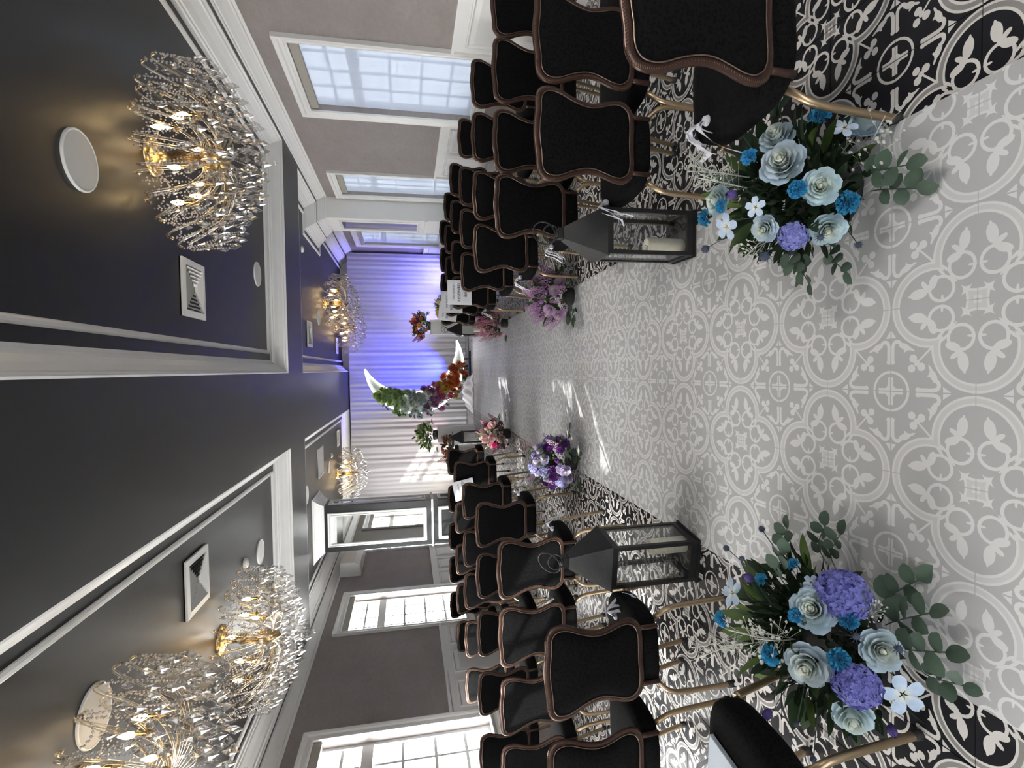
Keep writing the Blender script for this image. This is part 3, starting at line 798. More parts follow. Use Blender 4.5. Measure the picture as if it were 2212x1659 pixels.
def chandelier(x, y, label, rich=True, rz=0.0):
    t = thing('crystal_chandelier', label, 'chandelier', (x, y, ZC), rz, 'crystal chandeliers')
    put('canopy', CAN, t)
    for k in range(22): put('arm', arm_o, t, None, 2 * PI * k / 22)
    for k in range(14): put('arm', arm_i, t, None, 2 * PI * k / 14 + .1)
    for k in range(8):
        q = 2 * PI * k / 8 + .2; rr = .24 if k % 2 else .31
        c = put('candle_sleeve', cup_me, t, (rr * cos(q), rr * sin(q), -.30 if k % 2 else -.26))
        put('bulb', bulb_me, c)
    tag(put('bead_strings', BEADS, t), kind='stuff')
    r = random.Random(int(x * 100) + 5)
    rings = [(.565, 30, 1), (.50, 26, 0), (.43, 22, 2), (.36, 18, 0), (.29, 15, 1), (.22, 11, 0), (.14, 8, 2), (.06, 4, 0)]
    tiers = ((0, 1.0), (.105, .98)) if rich else ((0, 1.0),)
    for dz, sc_ in tiers:
        for rad, n, pm in rings:
            if dz and rad < .2: continue
            ph = r.uniform(0, 1)
            for k in range(n):
                q = 2 * PI * (k + ph) / n
                rr = rad * sc_ + r.uniform(-.012, .012)
                z = -.62 + .26 * (rad / .565) ** 1.7 + dz + r.uniform(-.018, .018)
                put('crystal_drop', PEND[pm if r.random() < .7 else r.randrange(3)], t, (rr * cos(q), rr * sin(q), z), None, (r.uniform(-.12, .12), r.uniform(-.12, .12), r.uniform(0, 6.28)))
    ball = MB().lathe([(.001, .016), (.012, .010), (.016, 0), (.012, -.010), (.001, -.016)], 8, cap=False)
    ball.build('crystal_ball', MT['crystal'], t, (0, 0, -.735))
    ld = bpy.data.lights.new('chandelier_glow', 'POINT'); ld.energy = 1.7; ld.color = (1.0, 0.72, 0.42); ld.shadow_soft_size = .12
    put('chandelier_glow', ld, t, (0, 0, -.20))
    ls = bpy.data.lights.new('added_floor_fill', 'SPOT'); ls.energy = 58.0 if y < 9 else 62.0; ls.color = (1.0, 0.95, 0.89); ls.spot_size = 2.7 if y < 9 else 1.75; ls.spot_blend = 1.0; ls.shadow_soft_size = .30  # added spot below the crystals to brighten the floor, no fitting there
    put('added_floor_fill', ls, t, (0, 0, -.78))
    return t
chandelier(1.39, 3.80, 'large crystal chandelier in the near coffer beside the shaded windows')
chandelier(-2.23, 4.75, 'large crystal chandelier over the bare-window chair block', rz=.3)
chandelier(-1.98, 2.80, 'large crystal chandelier cut off by the photo edge, nearest the bare windows', rz=.7)
chandelier(1.39, 0.9, 'unseen crystal chandelier added for its light over the entrance end, shaded-window side', False, .4)  # out of view, added to carry light to the near floor
chandelier(-2.0, 0.4, 'unseen crystal chandelier added for its light over the entrance end, bare-window side', False, .6)  # likewise unseen and added for its light
chandelier(1.33, 10.9, 'far crystal chandelier hanging before the lavender side of the drape', False, .2)
chandelier(-2.25, 12.1, 'far crystal chandelier hanging beside the pillar', False, .5)
chandelier(0.98, 12.55, 'crystal chandelier half hidden behind another one at the drape', False, .9)

# ------------------------------------------------------------------ aisle runner and drape
RX0, RX1, RYE = -0.905, 0.712, 11.8
mb = MB(); NX, NY = 28, 260
rv = []
for j in range(NY + 1):
    y = -1.6 + (RYE + 1.6) * j / NY
    for i in range(NX + 1):
        x = RX0 + (RX1 - RX0) * i / NX
        e = .006 * sin(y * 2.3) * (1 if i == NX else 0) + .007 * sin(y * 1.7 + 1) * (1 if i == 0 else 0)
        z = .0045 + .0016 * (1 + sin(x * 9 + sin(y * 1.3) * 2)) * (0.5 + .5 * sin(y * .9 + x)) + .0012 * (1 + sin(y * 23 + 3 * sin(x * 4 + y)))
        rv.append((x + e, y, z))
rf = [(j * (NX + 1) + i, j * (NX + 1) + i + 1, (j + 1) * (NX + 1) + i + 1, (j + 1) * (NX + 1) + i) for j in range(NY) for i in range(NX)]
tag(mb.add(rv, rf, smooth=True).build('aisle_runner', MT['runner']), 'sheer white fabric aisle runner through which the floor tiles show', 'aisle runner')

DY, DTOP = 13.30, 2.82
r = random.Random(5)
mb = MB(); NX, NZ = 900, 14
waves = [(r.uniform(14, 60), r.uniform(0, 6.28), r.uniform(.2, 1)) for _ in range(9)]
dv = []
for j in range(NZ + 1):
    t = j / NZ; z = DTOP * t + .01 * (1 - t)
    for i in range(NX + 1):
        x = -3.66 + (2.84 + 3.66) * i / NX
        w = sum(a * sin(f_ * x + p + .25 * sin(1.3 * t * 3 + f_)) for f_, p, a in waves) / 4.5
        amp = .020 + .022 * (1 - t)
        dv.append((x, DY + amp * w, z))
df = [(j * (NX + 1) + i, j * (NX + 1) + i + 1, (j + 1) * (NX + 1) + i + 1, (j + 1) * (NX + 1) + i) for j in range(NZ) for i in range(NX)]
dr = thing('backdrop_drape', 'tall white pleated backdrop drape washed with blue and pink light', 'curtain', (0, DY, 0))
MB().add([(p[0], p[1] - DY, p[2]) for p in dv], df, smooth=True).build('drape_cloth', MT['drape'], dr)
MB().tube([(-3.66, .03, DTOP - .01), (2.84, .03, DTOP - .01)], .016, 10).build('drape_pole', MT['iron'], dr)

# coloured uplights on the floor at the foot of the drape
def uplight(x, y, col, power, label, aim=(0, .28, 1), ang=1.5):
    t = thing('uplight', label, 'uplight', (x, y, 0), 0, 'uplights along the drape')
    MB().lathe([(.055, .0), (.06, .01), (.06, .10), (.052, .115), (.046, .105), (.001, .10)], 20, cap=False).build('can', MT['iron'], t)
    MB().lathe([(.044, .104), (.001, .106)], 20, cap=False).build('lens', emit('uplight_lens_%d' % int(x * 100), col, 4.0), t)
    ld = bpy.data.lights.new('uplight_lamp', 'SPOT'); ld.energy = power; ld.color = col; ld.spot_size = ang; ld.spot_blend = 1.0; ld.shadow_soft_size = .05
    o = put('uplight_lamp', ld, t, (0, 0, .125))
    o.rotation_euler = Vector(aim).to_track_quat('-Z', 'Y').to_euler()
UP = [(0.05, 12.85, (.03, .04, 1.0), 900, 'blue uplight on the floor behind the moon', (0, .30, 1), 1.25),
      (1.35, 12.80, (.30, .28, 1.0), 230, 'lavender uplight on the floor behind the pedestals', (0, .30, 1), 1.7),
      (2.30, 12.80, (.22, .21, 1.0), 330, 'violet uplight in the corner by the shaded window', (0, .30, 1), 1.8),
      (-1.60, 12.85, (1.0, .62, .68), 42, 'pink uplight on the floor behind the pale pedestal', (0, .32, 1), 1.6),
      (-2.70, 12.80, (1.0, .88, .62), 26, 'warm white uplight on the floor behind the pillar', (0, .30, 1), 1.8)]
for u_ in UP: uplight(*u_)

# ------------------------------------------------------------------ chairs
half = [(0, .472), (.10, .470), (.150, .482), (.175, .515), (.174, .555), (.158, .605), (.146, .650), (.148, .700), (.166, .760), (.188, .810), (.196, .850), (.186, .885), (.155, .901), (.10, .903), (.05, .909), (0, .912)]
ol = [(x, z) for x, z in half] + [(-x, z) for x, z in half[-2:0:-1]]
OUT = [(p.x * .93, p.y) for p in catmull([(x, z, 0) for x, z in ol], 4, True)]
def lean(z): return .055 * (1 - (z - .47) / .44)           # the back leans away from the seat
def back_panel():
    mb = MB(); n = len(OUT); cx, cz = 0, .69
    rings = [(1.0, 0.0), (.97, .010), (.90, .018), (.70, .026), (.35, .030)]
    for sgn in (-1, 1):
        v = []
        for s, d in rings:
            for x, z in OUT:
                X_, Z_ = cx + (x - cx) * s * .955, cz + (z - cz) * s * .955
                v.append((X_, lean(Z_) + sgn * (.004 + d * (.8 if sgn > 0 else .55)), Z_))
        v.append((cx, lean(cz) + sgn * .030 * (.9 if sgn > 0 else .6), cz))
        f = []
        for a in range(len(rings) - 1):
            for i in range(n):
                j = (i + 1) % n
                q = (a * n + i, a * n + j, (a + 1) * n + j, (a + 1) * n + i)
                f.append(q if sgn < 0 else q[::-1])
        b0 = (len(rings) - 1) * n
        for i in range(n):
            q = (b0 + i, b0 + (i + 1) % n, len(v) - 1)
            f.append(q if sgn < 0 else q[::-1])
        mb.add(v, f, smooth=True)
    return mb.mesh('back_panel', MT['velvet'])
def path3(s=1.0, dy=0.0):
    return [(x * s, lean(.69 + (z - .69) * s) + dy, .69 + (z - .69) * s) for x, z in OUT]
frame_me = MB().tube(path3(.988), .0098, 8, True, 1.7, ref=(0, 0, 1)).mesh('back_frame', MT['bronze'])
pip = path3(.940, -.012)
pipe_me = MB().tube(pip, .0022, 5, True).tube(path3(.940, .014), .0022, 5, True).mesh('piping', MT['piping'])
# roped outer edge: a fine coil around the outline
dense = [p for p in catmull(path3(1.020, -.004), 6, True)]
rope_me = MB().tube(dense, .0066, 6, True, .5, .80).mesh('rope_edge', MT['rope'])
def seat_mesh():
    mb = MB(); n = 40; v = []
    def outl(s, z):
        o_ = []
        for k in range(n):
            q = 2 * PI * k / n
            cx_, sy_ = cos(q), sin(q)
            ex = abs(cx_) ** .55 * (1 if cx_ >= 0 else -1); ey = abs(sy_) ** .62 * (1 if sy_ >= 0 else -1)
            w = .180 + .008 * ey
            o_.append((ex * w * s, .262 + ey * .208 * s, z))
        return o_
    rings = [(.90, .372), (.985, .380), (1.0, .400), (1.0, .430), (.985, .450), (.93, .462), (.75, .471), (.4, .476)]
    for s, z in rings: v += outl(s, z)
    v += [(0, .262, .477), (0, .262, .372)]
    f = []
    for a in range(len(rings) - 1):
        for i in range(n):
            j = (i + 1) % n
            f.append((a * n + i, a * n + j, (a + 1) * n + j, (a + 1) * n + i))
    b0 = (len(rings) - 1) * n
    for i in range(n):
        f.append((b0 + i, b0 + (i + 1) % n, len(v) - 2)); f.append(((i + 1) % n, i, len(v) - 1))
    return mb.add(v, f, smooth=True).mesh('seat', MT['velvet'])
seat_me = seat_mesh()
def leg_mesh(sx, rear):
    if rear: P_ = [(.110 * sx, .150, .378), (.145 * sx, .105, .366), (.180 * sx, .086, .322), (.192 * sx, .085, .25), (.196 * sx, .095, .10), (.198 * sx, .100, .022)]
    else: P_ = [(.165 * sx, .420, .385), (.168 * sx, .450, .28), (.172 * sx, .500, .12), (.174 * sx, .530, .022)]
    return MB().tube(catmull(P_, 5), .0115, 8, False, 1.1, ref=(0, 1, 0)).mesh('leg', MT['legmetal'])
def cap_mesh(sx, rear):
    c = (.198 * sx, .101, 0) if rear else (.1745 * sx, .533, 0)
    return MB().lathe([(.014, 0), (.0155, .004), (.0150, .026), (.012, .028)], 10, c).mesh('foot_cap', MT['rubber'])
LEGS = [(leg_mesh(s, r_), cap_mesh(s, r_)) for r_ in (True, False) for s in (-1, 1)]
post_ms = [MB().tube([(q, .058, .50), (q, .068, .38)], .011, 8).mesh('back_post', MT['bronze']) for q in (-.12, .12)]
rail_me = MB().bar((-.16, .42, .372), (.16, .42, .372), .016, .016).mesh('front_rail', MT['legmetal'])
bp_me = back_panel()
def make_chair():
    t = thing('banquet_chair', 'x', 'chair', (0, 0, 0), 0, 'x')
    b = put('backrest', bp_me, t); put('back_frame', frame_me, t); put('rope_edge', rope_me, t); put('piping', pipe_me, b)
    put('seat', seat_me, t); put('front_rail', rail_me, t)
    for pm in post_ms: put('back_post', pm, t)
    for lm, cm in LEGS:
        l_ = put('leg', lm, t); put('foot_cap', cm, l_)
    return t
L_ROWS = [(1.16, [-1.29]), (2.09, [-1.275, -1.76]), (3.29, [-1.285, -1.715, -2.17, -2.62]), (4.42, [-1.315, -1.75, -2.25, -2.78, -3.31]),
          (5.52, [-1.385, -1.89, -2.34, -2.85, -3.36]), (6.50, [-1.32, -1.83, -2.35, -2.84, -3.32]), (7.60, [-1.325, -1.86, -2.40, -2.89, -3.40])]
R_ROWS = [(1.25, [0.925]), (2.14, [0.970, 1.365, 1.765]), (3.17, [0.98, 1.37, 1.785, 2.17]), (4.20, [0.96, 1.37, 1.83, 2.24]), (5.26, [0.96, 1.385, 1.80, 2.27]),
          (6.33, [0.91, 1.33, 1.80, 2.24]), (7.32, [0.92, 1.35, 1.78, 2.22]), (8.32, [0.88, 1.30, 1.70, 2.12])]
proto = make_chair(); first = True
CH = {}
SEATN = ['aisle seat', 'second seat from aisle', 'third seat from aisle', 'fourth seat from aisle', 'fifth seat from aisle']
for side, rows in (('bare-window side', L_ROWS), ('shaded-window side', R_ROWS)):
    for ri, (y, xs) in enumerate(rows):
        for ci, x in enumerate(xs):
            c = proto if first else copy_tree(proto); first = False
            rz = RNG.uniform(-.035, .035) + (.05 if side[0] == 'b' and ri == 1 else 0)
            if side[0] == 's' and ri == 7 and ci == 0: rz = -.10
            c.location = (x, y + RNG.uniform(-.012, .012), 0); c.rotation_euler = (0, 0, rz)
            c['label'] = 'black velvet chair, %s row from camera, %s, %s' % (ORD[ri], SEATN[ci], side)
            c['group'] = 'black velvet chairs on the ' + side
            CH[(side[0], ri, ci)] = c

# reserved notices tied over the chair backs
def notice(ch, dz, rzz, label, w=.29, h=.29, off=(0, 0)):
    c = CH[ch]
    p = Vector(c.location); q = c.rotation_euler.z
    t = thing('reserved_notice', label, 'sign', (p.x + off[0], p.y - .028 + off[1], .65), q, 'reserved signs on the chair backs')
    mb = MB(); n = 8; v = []
    for j in range(n + 1):
        z = dz + h * j / n; yb = lean(.65 + z) - .004 + .004 * sin(j * 1.3)
        for i in range(7):
            v.append((-w / 2 + w * i / 6, yb - .004 * (i % 2), z))
    v2 = [(a, b - .0014, c_) for a, b, c_ in v]
    m = len(v); f = []
    for j in range(n):
        for i in range(6):
            a = j * 7 + i; f.append((a, a + 1, a + 8, a + 7)); f.append((m + a + 7, m + a + 8, m + a + 1, m + a))
    sheet = mb.add(v + v2, f, smooth=True).build('paper_sheet', MT['paper'], t)
    sheet.rotation_euler = (0, rzz, 0)
    def line(txt, size, z, shear=0.0):
        cu_ = bpy.data.curves.new('lettering', 'FONT'); cu_.body = txt; cu_.size = size; cu_.align_x = 'CENTER'; cu_.align_y = 'CENTER'
        cu_.extrude = .0004; cu_.shear = shear; cu_.materials.append(MT['ink'])
        tmp = bpy.data.objects.new('lettering', cu_); COL.objects.link(tmp)
        bpy.context.view_layer.update()
        me = bpy.data.meshes.new_from_object(tmp.evaluated_get(bpy.context.evaluated_depsgraph_get()))
        bpy.data.objects.remove(tmp)
        put('lettering', me, sheet, (0, lean(.65 + z) - .0125, z), None, (PI / 2, 0, 0))
    line('THIS ROW IS', .030, dz + h * .74)
    line('RESERVED', .048, dz + h * .52)
    line('family', .050, dz + h * .26, .35)
notice(('s', 5, 0), .03, 0, 'white RESERVED notice over the sixth-row aisle chair, shaded-window side')
notice(('s', 6, 0), .04, 0, 'white RESERVED notice over the seventh-row aisle chair, shaded-window side')
notice(('s', 7, 0), .02, .12, 'slanted white RESERVED notice on the aisle chair nearest the pedestals')
notice(('b', 5, 0), .02, -.18, 'white RESERVED notice hanging askew on a chair of the bare-window block', .24, .26, (-.13, -.01))

# lace ribbons lying over the seats
def ribbon(x, y, z, rz, seed, label, drop=.10):
    rr = random.Random(seed); mb = MB()
    for s in range(5):
        ang = rr.uniform(-.9, .9); L = rr.uniform(.09, .17); w = rr.uniform(.010, .024)
        P_ = [(0, 0, .02)]
        for k in range(1, 7):
            t_ = k / 6
            P_.append((sin(ang + .6 * t_ * rr.uniform(-1, 1)) * L * t_, -cos(ang) * L * t_ * .9, .02 + .035 * sin(PI * min(1, t_ * 1.4)) - drop * max(0, t_ - .45) * 1.6))
        v = []
        for k, p in enumerate(P_):
            tw = .8 * sin(k * .9 + s)
            v += [(p[0] - w / 2 * cos(tw), p[1], p[2] - w / 2 * sin(tw)), (p[0] + w / 2 * cos(tw), p[1], p[2] + w / 2 * sin(tw))]
        v += [(a, b, c_ + .0012) for a, b, c_ in v]
        m = len(P_) * 2
        f = []
        for k in range(len(P_) - 1):
            a = 2 * k; f += [(a, a + 1, a + 3, a + 2), (m + a + 2, m + a + 3, m + a + 1, m + a)]
        mb.add(v, f, smooth=True)
    t = thing('lace_ribbon', label, 'ribbon', (x, y, z), rz, 'white lace ribbons on the chairs')
    mb.build('ribbon_tails', MT['lace'], t)
    MB().lathe([(.001, .030), (.014, .024), (.018, .012), (.014, .002), (.001, 0)], 10, cap=False).build('knot', MT['lace'], t)
SZ = .462
ribbon(0.80, 1.60, SZ, -PI / 2 - .3, 1, 'white lace ribbon spilling over the nearest seat, shaded-window side')
ribbon(0.81, 2.50, SZ, -PI / 2, 2, 'white lace ribbon on the second-row aisle seat, shaded-window side')
ribbon(1.19, 2.48, SZ, -PI / 2 + .3, 3, 'white lace ribbon on the seat beside the second-row aisle chair')
ribbon(0.82, 3.50, SZ, -PI / 2, 4, 'white lace ribbon on the third-row aisle seat behind the lantern')
ribbon(0.79, 4.52, SZ, -PI / 2, 5, 'white lace ribbon on the fourth-row aisle seat above purple flowers')
ribbon(0.74, 6.62, SZ, -PI / 2, 6, 'white lace ribbon on the seat of the sixth-row notice chair')
ribbon(-1.22, 2.42, SZ, PI / 2 - .2, 7, 'white lace ribbon on the seat behind the second lantern, bare-window side')
ribbon(-1.13, 3.58, SZ, PI / 2, 8, 'white lace ribbon on the third-row aisle seat, bare-window side')
ribbon(-1.15, 4.74, SZ, PI / 2, 9, 'white lace ribbon on the fourth-row aisle seat, bare-window side')
ribbon(-1.42, 1.60, SZ, PI / 2, 10, 'white lace ribbon beside the pale blue card')
ribbon(-1.70, 3.58, SZ, PI / 2, 12, 'white lace ribbon on the second seat of the third row, bare-window side')
# things left on seats
t = thing('program_card', 'pale blue card lying on the nearest seat, bare-window side', 'card', (-1.355, 1.44, .478), -.12)
MB().box(-.11, .11, -.15, .15, 0, .012).build('cover', MT['card'], t)
MB().box(-.108, .108, -.148, .148, .012, .0135).build('top_sheet', MT['card'], t)
t = thing('favor_box', 'small white gift box on a third-row seat, bare-window side', 'box', (-2.17, 3.56, .476), .3)
MB().box(-.03, .03, -.035, .035, 0, .035).build('body', MT['plastic'], t)
MB().box(-.032, .032, -.037, .037, .035, .045).build('lid', MT['paper'], t)

# ------------------------------------------------------------------ lanterns and candles
def make_lantern():
    t = thing('metal_lantern', 'x', 'lantern', (0, 0, 0), 0, 'black metal lanterns along the aisle')
    h, H = .112, .470
    MB().box(-h - .006, h + .006, -h - .006, h + .006, 0, .016).build('base', MT['iron'], t)
    for sx in (-1, 1):
        for sy in (-1, 1):
            MB().box(min(sx * h, sx * (h - .020)), max(sx * h, sx * (h - .020)), min(sy * h, sy * (h - .020)), max(sy * h, sy * (h - .020)), .016, H).build('corner_post', MT['iron'], t)
    i = h - .020
    for nm, z0, z1 in (('bottom_rail', .016, .052), ('top_rail', H - .024, H)):
        MB().box(-i, i, -h, -h + .010, z0, z1).box(-i, i, h - .010, h, z0, z1).box(-h, -h + .010, -i, i, z0, z1).box(h - .010, h, -i, i, z0, z1).build(nm, MT['iron'], t)
    for k in range(4):
        MB().box(-i, i, -h + .004, -h + .007, .050, H - .022).build('glass_pane', MT['glass'], t, None, k * PI / 2)
    o = h + .008
    MB().add([(-o, -o, H), (o, -o, H), (o, o, H), (-o, o, H), (-o, -o, H + .008), (o, -o, H + .008), (o, o, H + .008), (-o, o, H + .008),
              (-.030, -.030, .672), (.030, -.030, .672), (.030, .030, .672), (-.030, .030, .672)],
             [(3, 2, 1, 0), (0, 1, 5, 4), (1, 2, 6, 5), (2, 3, 7, 6), (3, 0, 4, 7), (4, 5, 9, 8), (5, 6, 10, 9), (6, 7, 11, 10), (7, 4, 8, 11), (8, 9, 10, 11)]).build('roof', MT['iron'], t)
    MB().box(-.026, .026, -.026, .026, .672, .700).lathe([(.020, .700), (.022, .706), (.012, .714), (.001, .716)], 12, cap=False).build('cap', MT['iron'], t)
    MB().tube([(.042 * cos(a), .010 * sin(a), .735 + .036 * sin(a)) for a in [2 * PI * k / 20 for k in range(20)]], .0036, 6, True).build('loop', MT['iron'], t)
    MB().tube([(.055 * cos(a), .030 * sin(a), .768 + .050 * sin(a + .3)) for a in [2 * PI * k / 24 for k in range(24)]], .0036, 6, True).build('ring_handle', MT['iron'], t)
    return t
def make_candle():
    t = thing('pillar_candle', 'x', 'candle', (0, 0, 0), 0, 'pillar candles in the lanterns')
    MB().lathe([(.040, 0), (.042, .006), (.042, .190), (.040, .200), (.036, .203), (.030, .196), (.001, .192)], 28, cap=False).build('wax_body', MT['wax'], t)
    MB().tube([(0, 0, .190), (.002, 0, .202), (.005, 0, .208)], .0016, 5).build('wick', MT['wick'], t)
    return t
ln, cn = make_lantern(), make_candle(); f1 = True
for x, y, rz, dx, lab in ((.672, 2.585, -.02, .045, 'nearest to the camera on the shaded-window edge of the runner'), (-.985, 2.575, -.17, .055, 'nearest to the camera on the bare-window edge of the runner'),
                          (.735, 9.86, .05, 0, 'far down the aisle beside the orange pedestal flowers'), (-1.26, 9.86, .10, 0, 'far down the aisle before the green pedestal flowers')):
    l_ = ln if f1 else copy_tree(ln); c_ = cn if f1 else copy_tree(cn); f1 = False
    l_.location = (x, y, 0); l_.rotation_euler = (0, 0, rz); l_['label'] = 'black metal pyramid-roof lantern ' + lab
    c_.location = (x - (dx if x > 0 else -dx * .6), y + .01, .017); c_['label'] = 'cream pillar candle in the lantern ' + lab.replace('nearest to the camera on the', 'at the near').replace('far down the aisle ', 'far away ')

# ------------------------------------------------------------------ flowers: one mesh of each kind, tinted by object colour
def patch(fn, nu, nv, uvf):
    v, f, u = [], [], []
    for j in range(nv + 1):
        for i in range(nu + 1): v.append(fn(i / nu * 2 - 1, j / nv))
    for j in range(nv):
        for i in range(nu):
            a = j * (nu + 1) + i
            f.append((a, a + 1, a + nu + 2, a + nu + 1))
            u.append([uvf(i / nu * 2 - 1, j / nv), uvf((i + 1) / nu * 2 - 1, j / nv), uvf((i + 1) / nu * 2 - 1, (j + 1) / nv), uvf(i / nu * 2 - 1, (j + 1) / nv)])
    return v, f, u
def rose_mesh(seed, fine=True):
    r = random.Random(seed); mb = MB()
    layers = [(.20, .98, 3), (.32, .92, 3), (.47, .80, 4), (.65, .62, 5), (.85, .42, 5), (1.02, .20, 6)] if fine else [(.22, .85, 3), (.45, .74, 4), (.72, .52, 4), (1.0, .25, 5)]
    sub = MB().lathe([(.01, .80), (.10, .74), (.16, .50), (.14, 0), (.05, -.3)], 7); mb.add(sub.v, sub.f, [[(0, .5)] * len(f) for f in sub.f], True)
    for li, (R_, Z_, n) in enumerate(layers):
        ph = r.uniform(0, 6.28)
        for k in range(n):
            a0 = ph + 2 * PI * k / n + r.uniform(-.12, .12); sp = PI / n * 1.45
            rr, zz = R_ * r.uniform(.94, 1.06), Z_ * r.uniform(.93, 1.07)
            curl = .10 + .10 * li / len(layers); pt = r.uniform(.0, .12)
            def fn(s, t, a0=a0, sp=sp, rr=rr, zz=zz, curl=curl, pt=pt):
                wdt = sp * (0.35 + .65 * t ** .6)
                a = a0 + s * wdt
                top = 1 - .30 * abs(s) ** 2.2
                tt = t * top
                rad = rr * (.30 + .62 * tt ** .75) + curl * rr * max(0, tt - .72) * 2.2 + pt * rr * (1 - abs(s)) * max(0, t - .8)
                z = -.35 + (zz + .35) * tt ** .85 - curl * .9 * max(0, tt - .78) * 1.6 + .02 * sin(6 * s + a0)
                return (rad * cos(a), rad * sin(a), z)
            lo = li / (len(layers) - 1)
            v, f, u = patch(fn, 4 if fine else 3, 4 if fine else 2, lambda s, t, lo=lo: (min(1, lo * .85 + .15 * t), t))
            mb.add(v, f, u, True)
    return mb
def carnation_mesh(seed, n=34):
    r = random.Random(seed); mb = MB()
    for k in range(n):
        t_ = (k + .5) / n; el = math.acos(1 - t_ * .98); az = k * 2.39996
        d = Vector((sin(el) * cos(az), sin(el) * sin(az), cos(el))); x = d.cross(Vector((.3, .2, .9))).normalized(); y = d.cross(x)
        w = r.uniform(.30, .42); tw = r.uniform(0, 6.28); x, y = x * cos(tw) + y * sin(tw), y * cos(tw) - x * sin(tw)
        v = [d * .2]; u0 = (.2, 0)
        m = 5
        for i in range(m):
            s = i / (m - 1) * 2 - 1
            v.append(d * (r.uniform(.82, 1.05) - .12 * abs(s)) + x * (s * w) + y * ((.10 if i % 2 else -.10) + r.uniform(-.03, .03)))
        mb.add(v, [(0, i, i + 1) for i in range(1, m)], [[u0, (1, 1), (1, 1)] for _ in range(m - 1)], False)
    return mb
def hydrangea_mesh(seed, n=150):
    r = random.Random(seed); mb = MB()
    sub = MB().lathe([(.02, .60), (.38, .52), (.64, .25), (.70, 0), (.58, -.2), (.2, -.32)], 14); mb.add(sub.v, sub.f, [[(.1, .5)] * len(f) for f in sub.f], True)
    for k in range(n):
        t_ = (k + .5) / n; el = math.acos(1 - t_ * 1.15); az = k * 2.39996
        d = Vector((sin(el) * cos(az), sin(el) * sin(az), cos(el) * .85)); nrm = d.normalized()
        x = nrm.cross(Vector((.3, .2, .9))).normalized(); y = nrm.cross(x); tw = r.uniform(0, 1.57); s = r.uniform(.15, .20); d = d * r.uniform(.88, 1.06); nrm = (nrm + Vector((r.uniform(-.5, .5), r.uniform(-.5, .5), r.uniform(-.3, .5)))).normalized(); x = nrm.cross(Vector((.3, .2, .9))).normalized(); y = nrm.cross(x)
        for q in range(4):
            a = tw + q * PI / 2
            e1 = x * cos(a) + y * sin(a); e2 = y * cos(a) - x * sin(a)
            v = [d - nrm * .03, d + e1 * s * .55 + e2 * s * .48 + nrm * .035, d + e1 * s + nrm * .015, d + e1 * s * .55 - e2 * s * .48 + nrm * .035]
            mb.add(v, [(0, 1, 2), (0, 2, 3)], [[(.3, 0), (1, 1), (1, 1)]] * 2, False)
    return mb
def open_mesh(n=5):
    mb = MB()
    for k in range(n):
        a0 = 2 * PI * k / n
        def fn(s, t, a0=a0):
            w = .46 * math.sqrt(max(0.0, t)) * (1.25 - t ** 4 * .75)
            x, y = .08 + t * .95, s * w * .85
            z = .10 * t - .22 * (t - .4) ** 2 + .05 * s * s
            return (x * cos(a0) - y * sin(a0), x * sin(a0) + y * cos(a0), z)
        v, f, u = patch(fn, 4, 5, lambda s, t: (min(1, t * 2.2), t)); mb.add(v, f, u, True)
    for k in range(5):
        a = k * 1.256; v = [(.05 * cos(a), .05 * sin(a), 0), (.05 * cos(a + 1), .05 * sin(a + 1), 0), (.09 * cos(a), .09 * sin(a), .24)]
        mb.add(v, [(0, 1, 2)], [[(0, 0)] * 3])
    return mb
def thistle_mesh():
    mb = MB(); n = 10
    for i in range(1, 6):
        pass
    prof = [(.02, .62), (.30, .50), (.42, .22), (.40, -.02), (.22, -.22), (.06, -.32)]
    sub = MB().lathe(prof, 9); mb.add(sub.v, sub.f, [[(.6, .5)] * len(f) for f in sub.f], False)
    for k in range(11):
        a = 2 * PI * k / 11; b = a + .17; c_ = a - .17
        mb.add([(.35 * cos(b), .35 * sin(b), -.12), (.35 * cos(c_), .35 * sin(c_), -.12), (1.0 * cos(a), 1.0 * sin(a), .12)], [(0, 1, 2)], [[(1, 1)] * 3])
    for k in range(26):
        t_ = (k + .5) / 26; el = math.acos(1 - t_ * 1.3); az = k * 2.39996
        d = Vector((sin(el) * cos(az) * .42, sin(el) * sin(az) * .42, cos(el) * .42 + .12)); x = d.cross(Vector((.1, .9, .2))).normalized() * .04
        mb.add([d - x, d + x, d * 1.4], [(0, 1, 2)], [[(.2, 0)] * 3])
    return mb
def bud_mesh():
    mb = MB()
    for k in range(5):
        a0 = 2 * PI * k / 5
        def fn(s, t, a0=a0):
            a = a0 + s * .85 * (1 - .5 * t ** 2); rad = .62 * sin(PI * min(.97, .12 + .80 * t)) ** .8
            return (rad * cos(a), rad * sin(a), -.5 + 1.55 * t)
        v, f, u = patch(fn, 3, 4, lambda s, t: (.4 + .6 * t, t)); mb.add(v, f, u, True)
    return mb
def leaf_mesh(w, pt, fold=.12):
    def fn(s, t):
        ww = w * sin(PI * min(1, t ** pt)) ** .75 if 0 < t < 1 else 0.0
        if w > .35: ww = w * (max(0.0, 1 - (2 * t - 1) ** 2)) ** .55 if 0 < t < 1 else w * .12
        return (s * ww, t, fold * abs(s) * ww * 2 - .18 * t * t)
    v, f, u = patch(fn, 2, 6, lambda s, t: (.5 + .5 * abs(s), t))
    return MB().add(v, f, u, True)
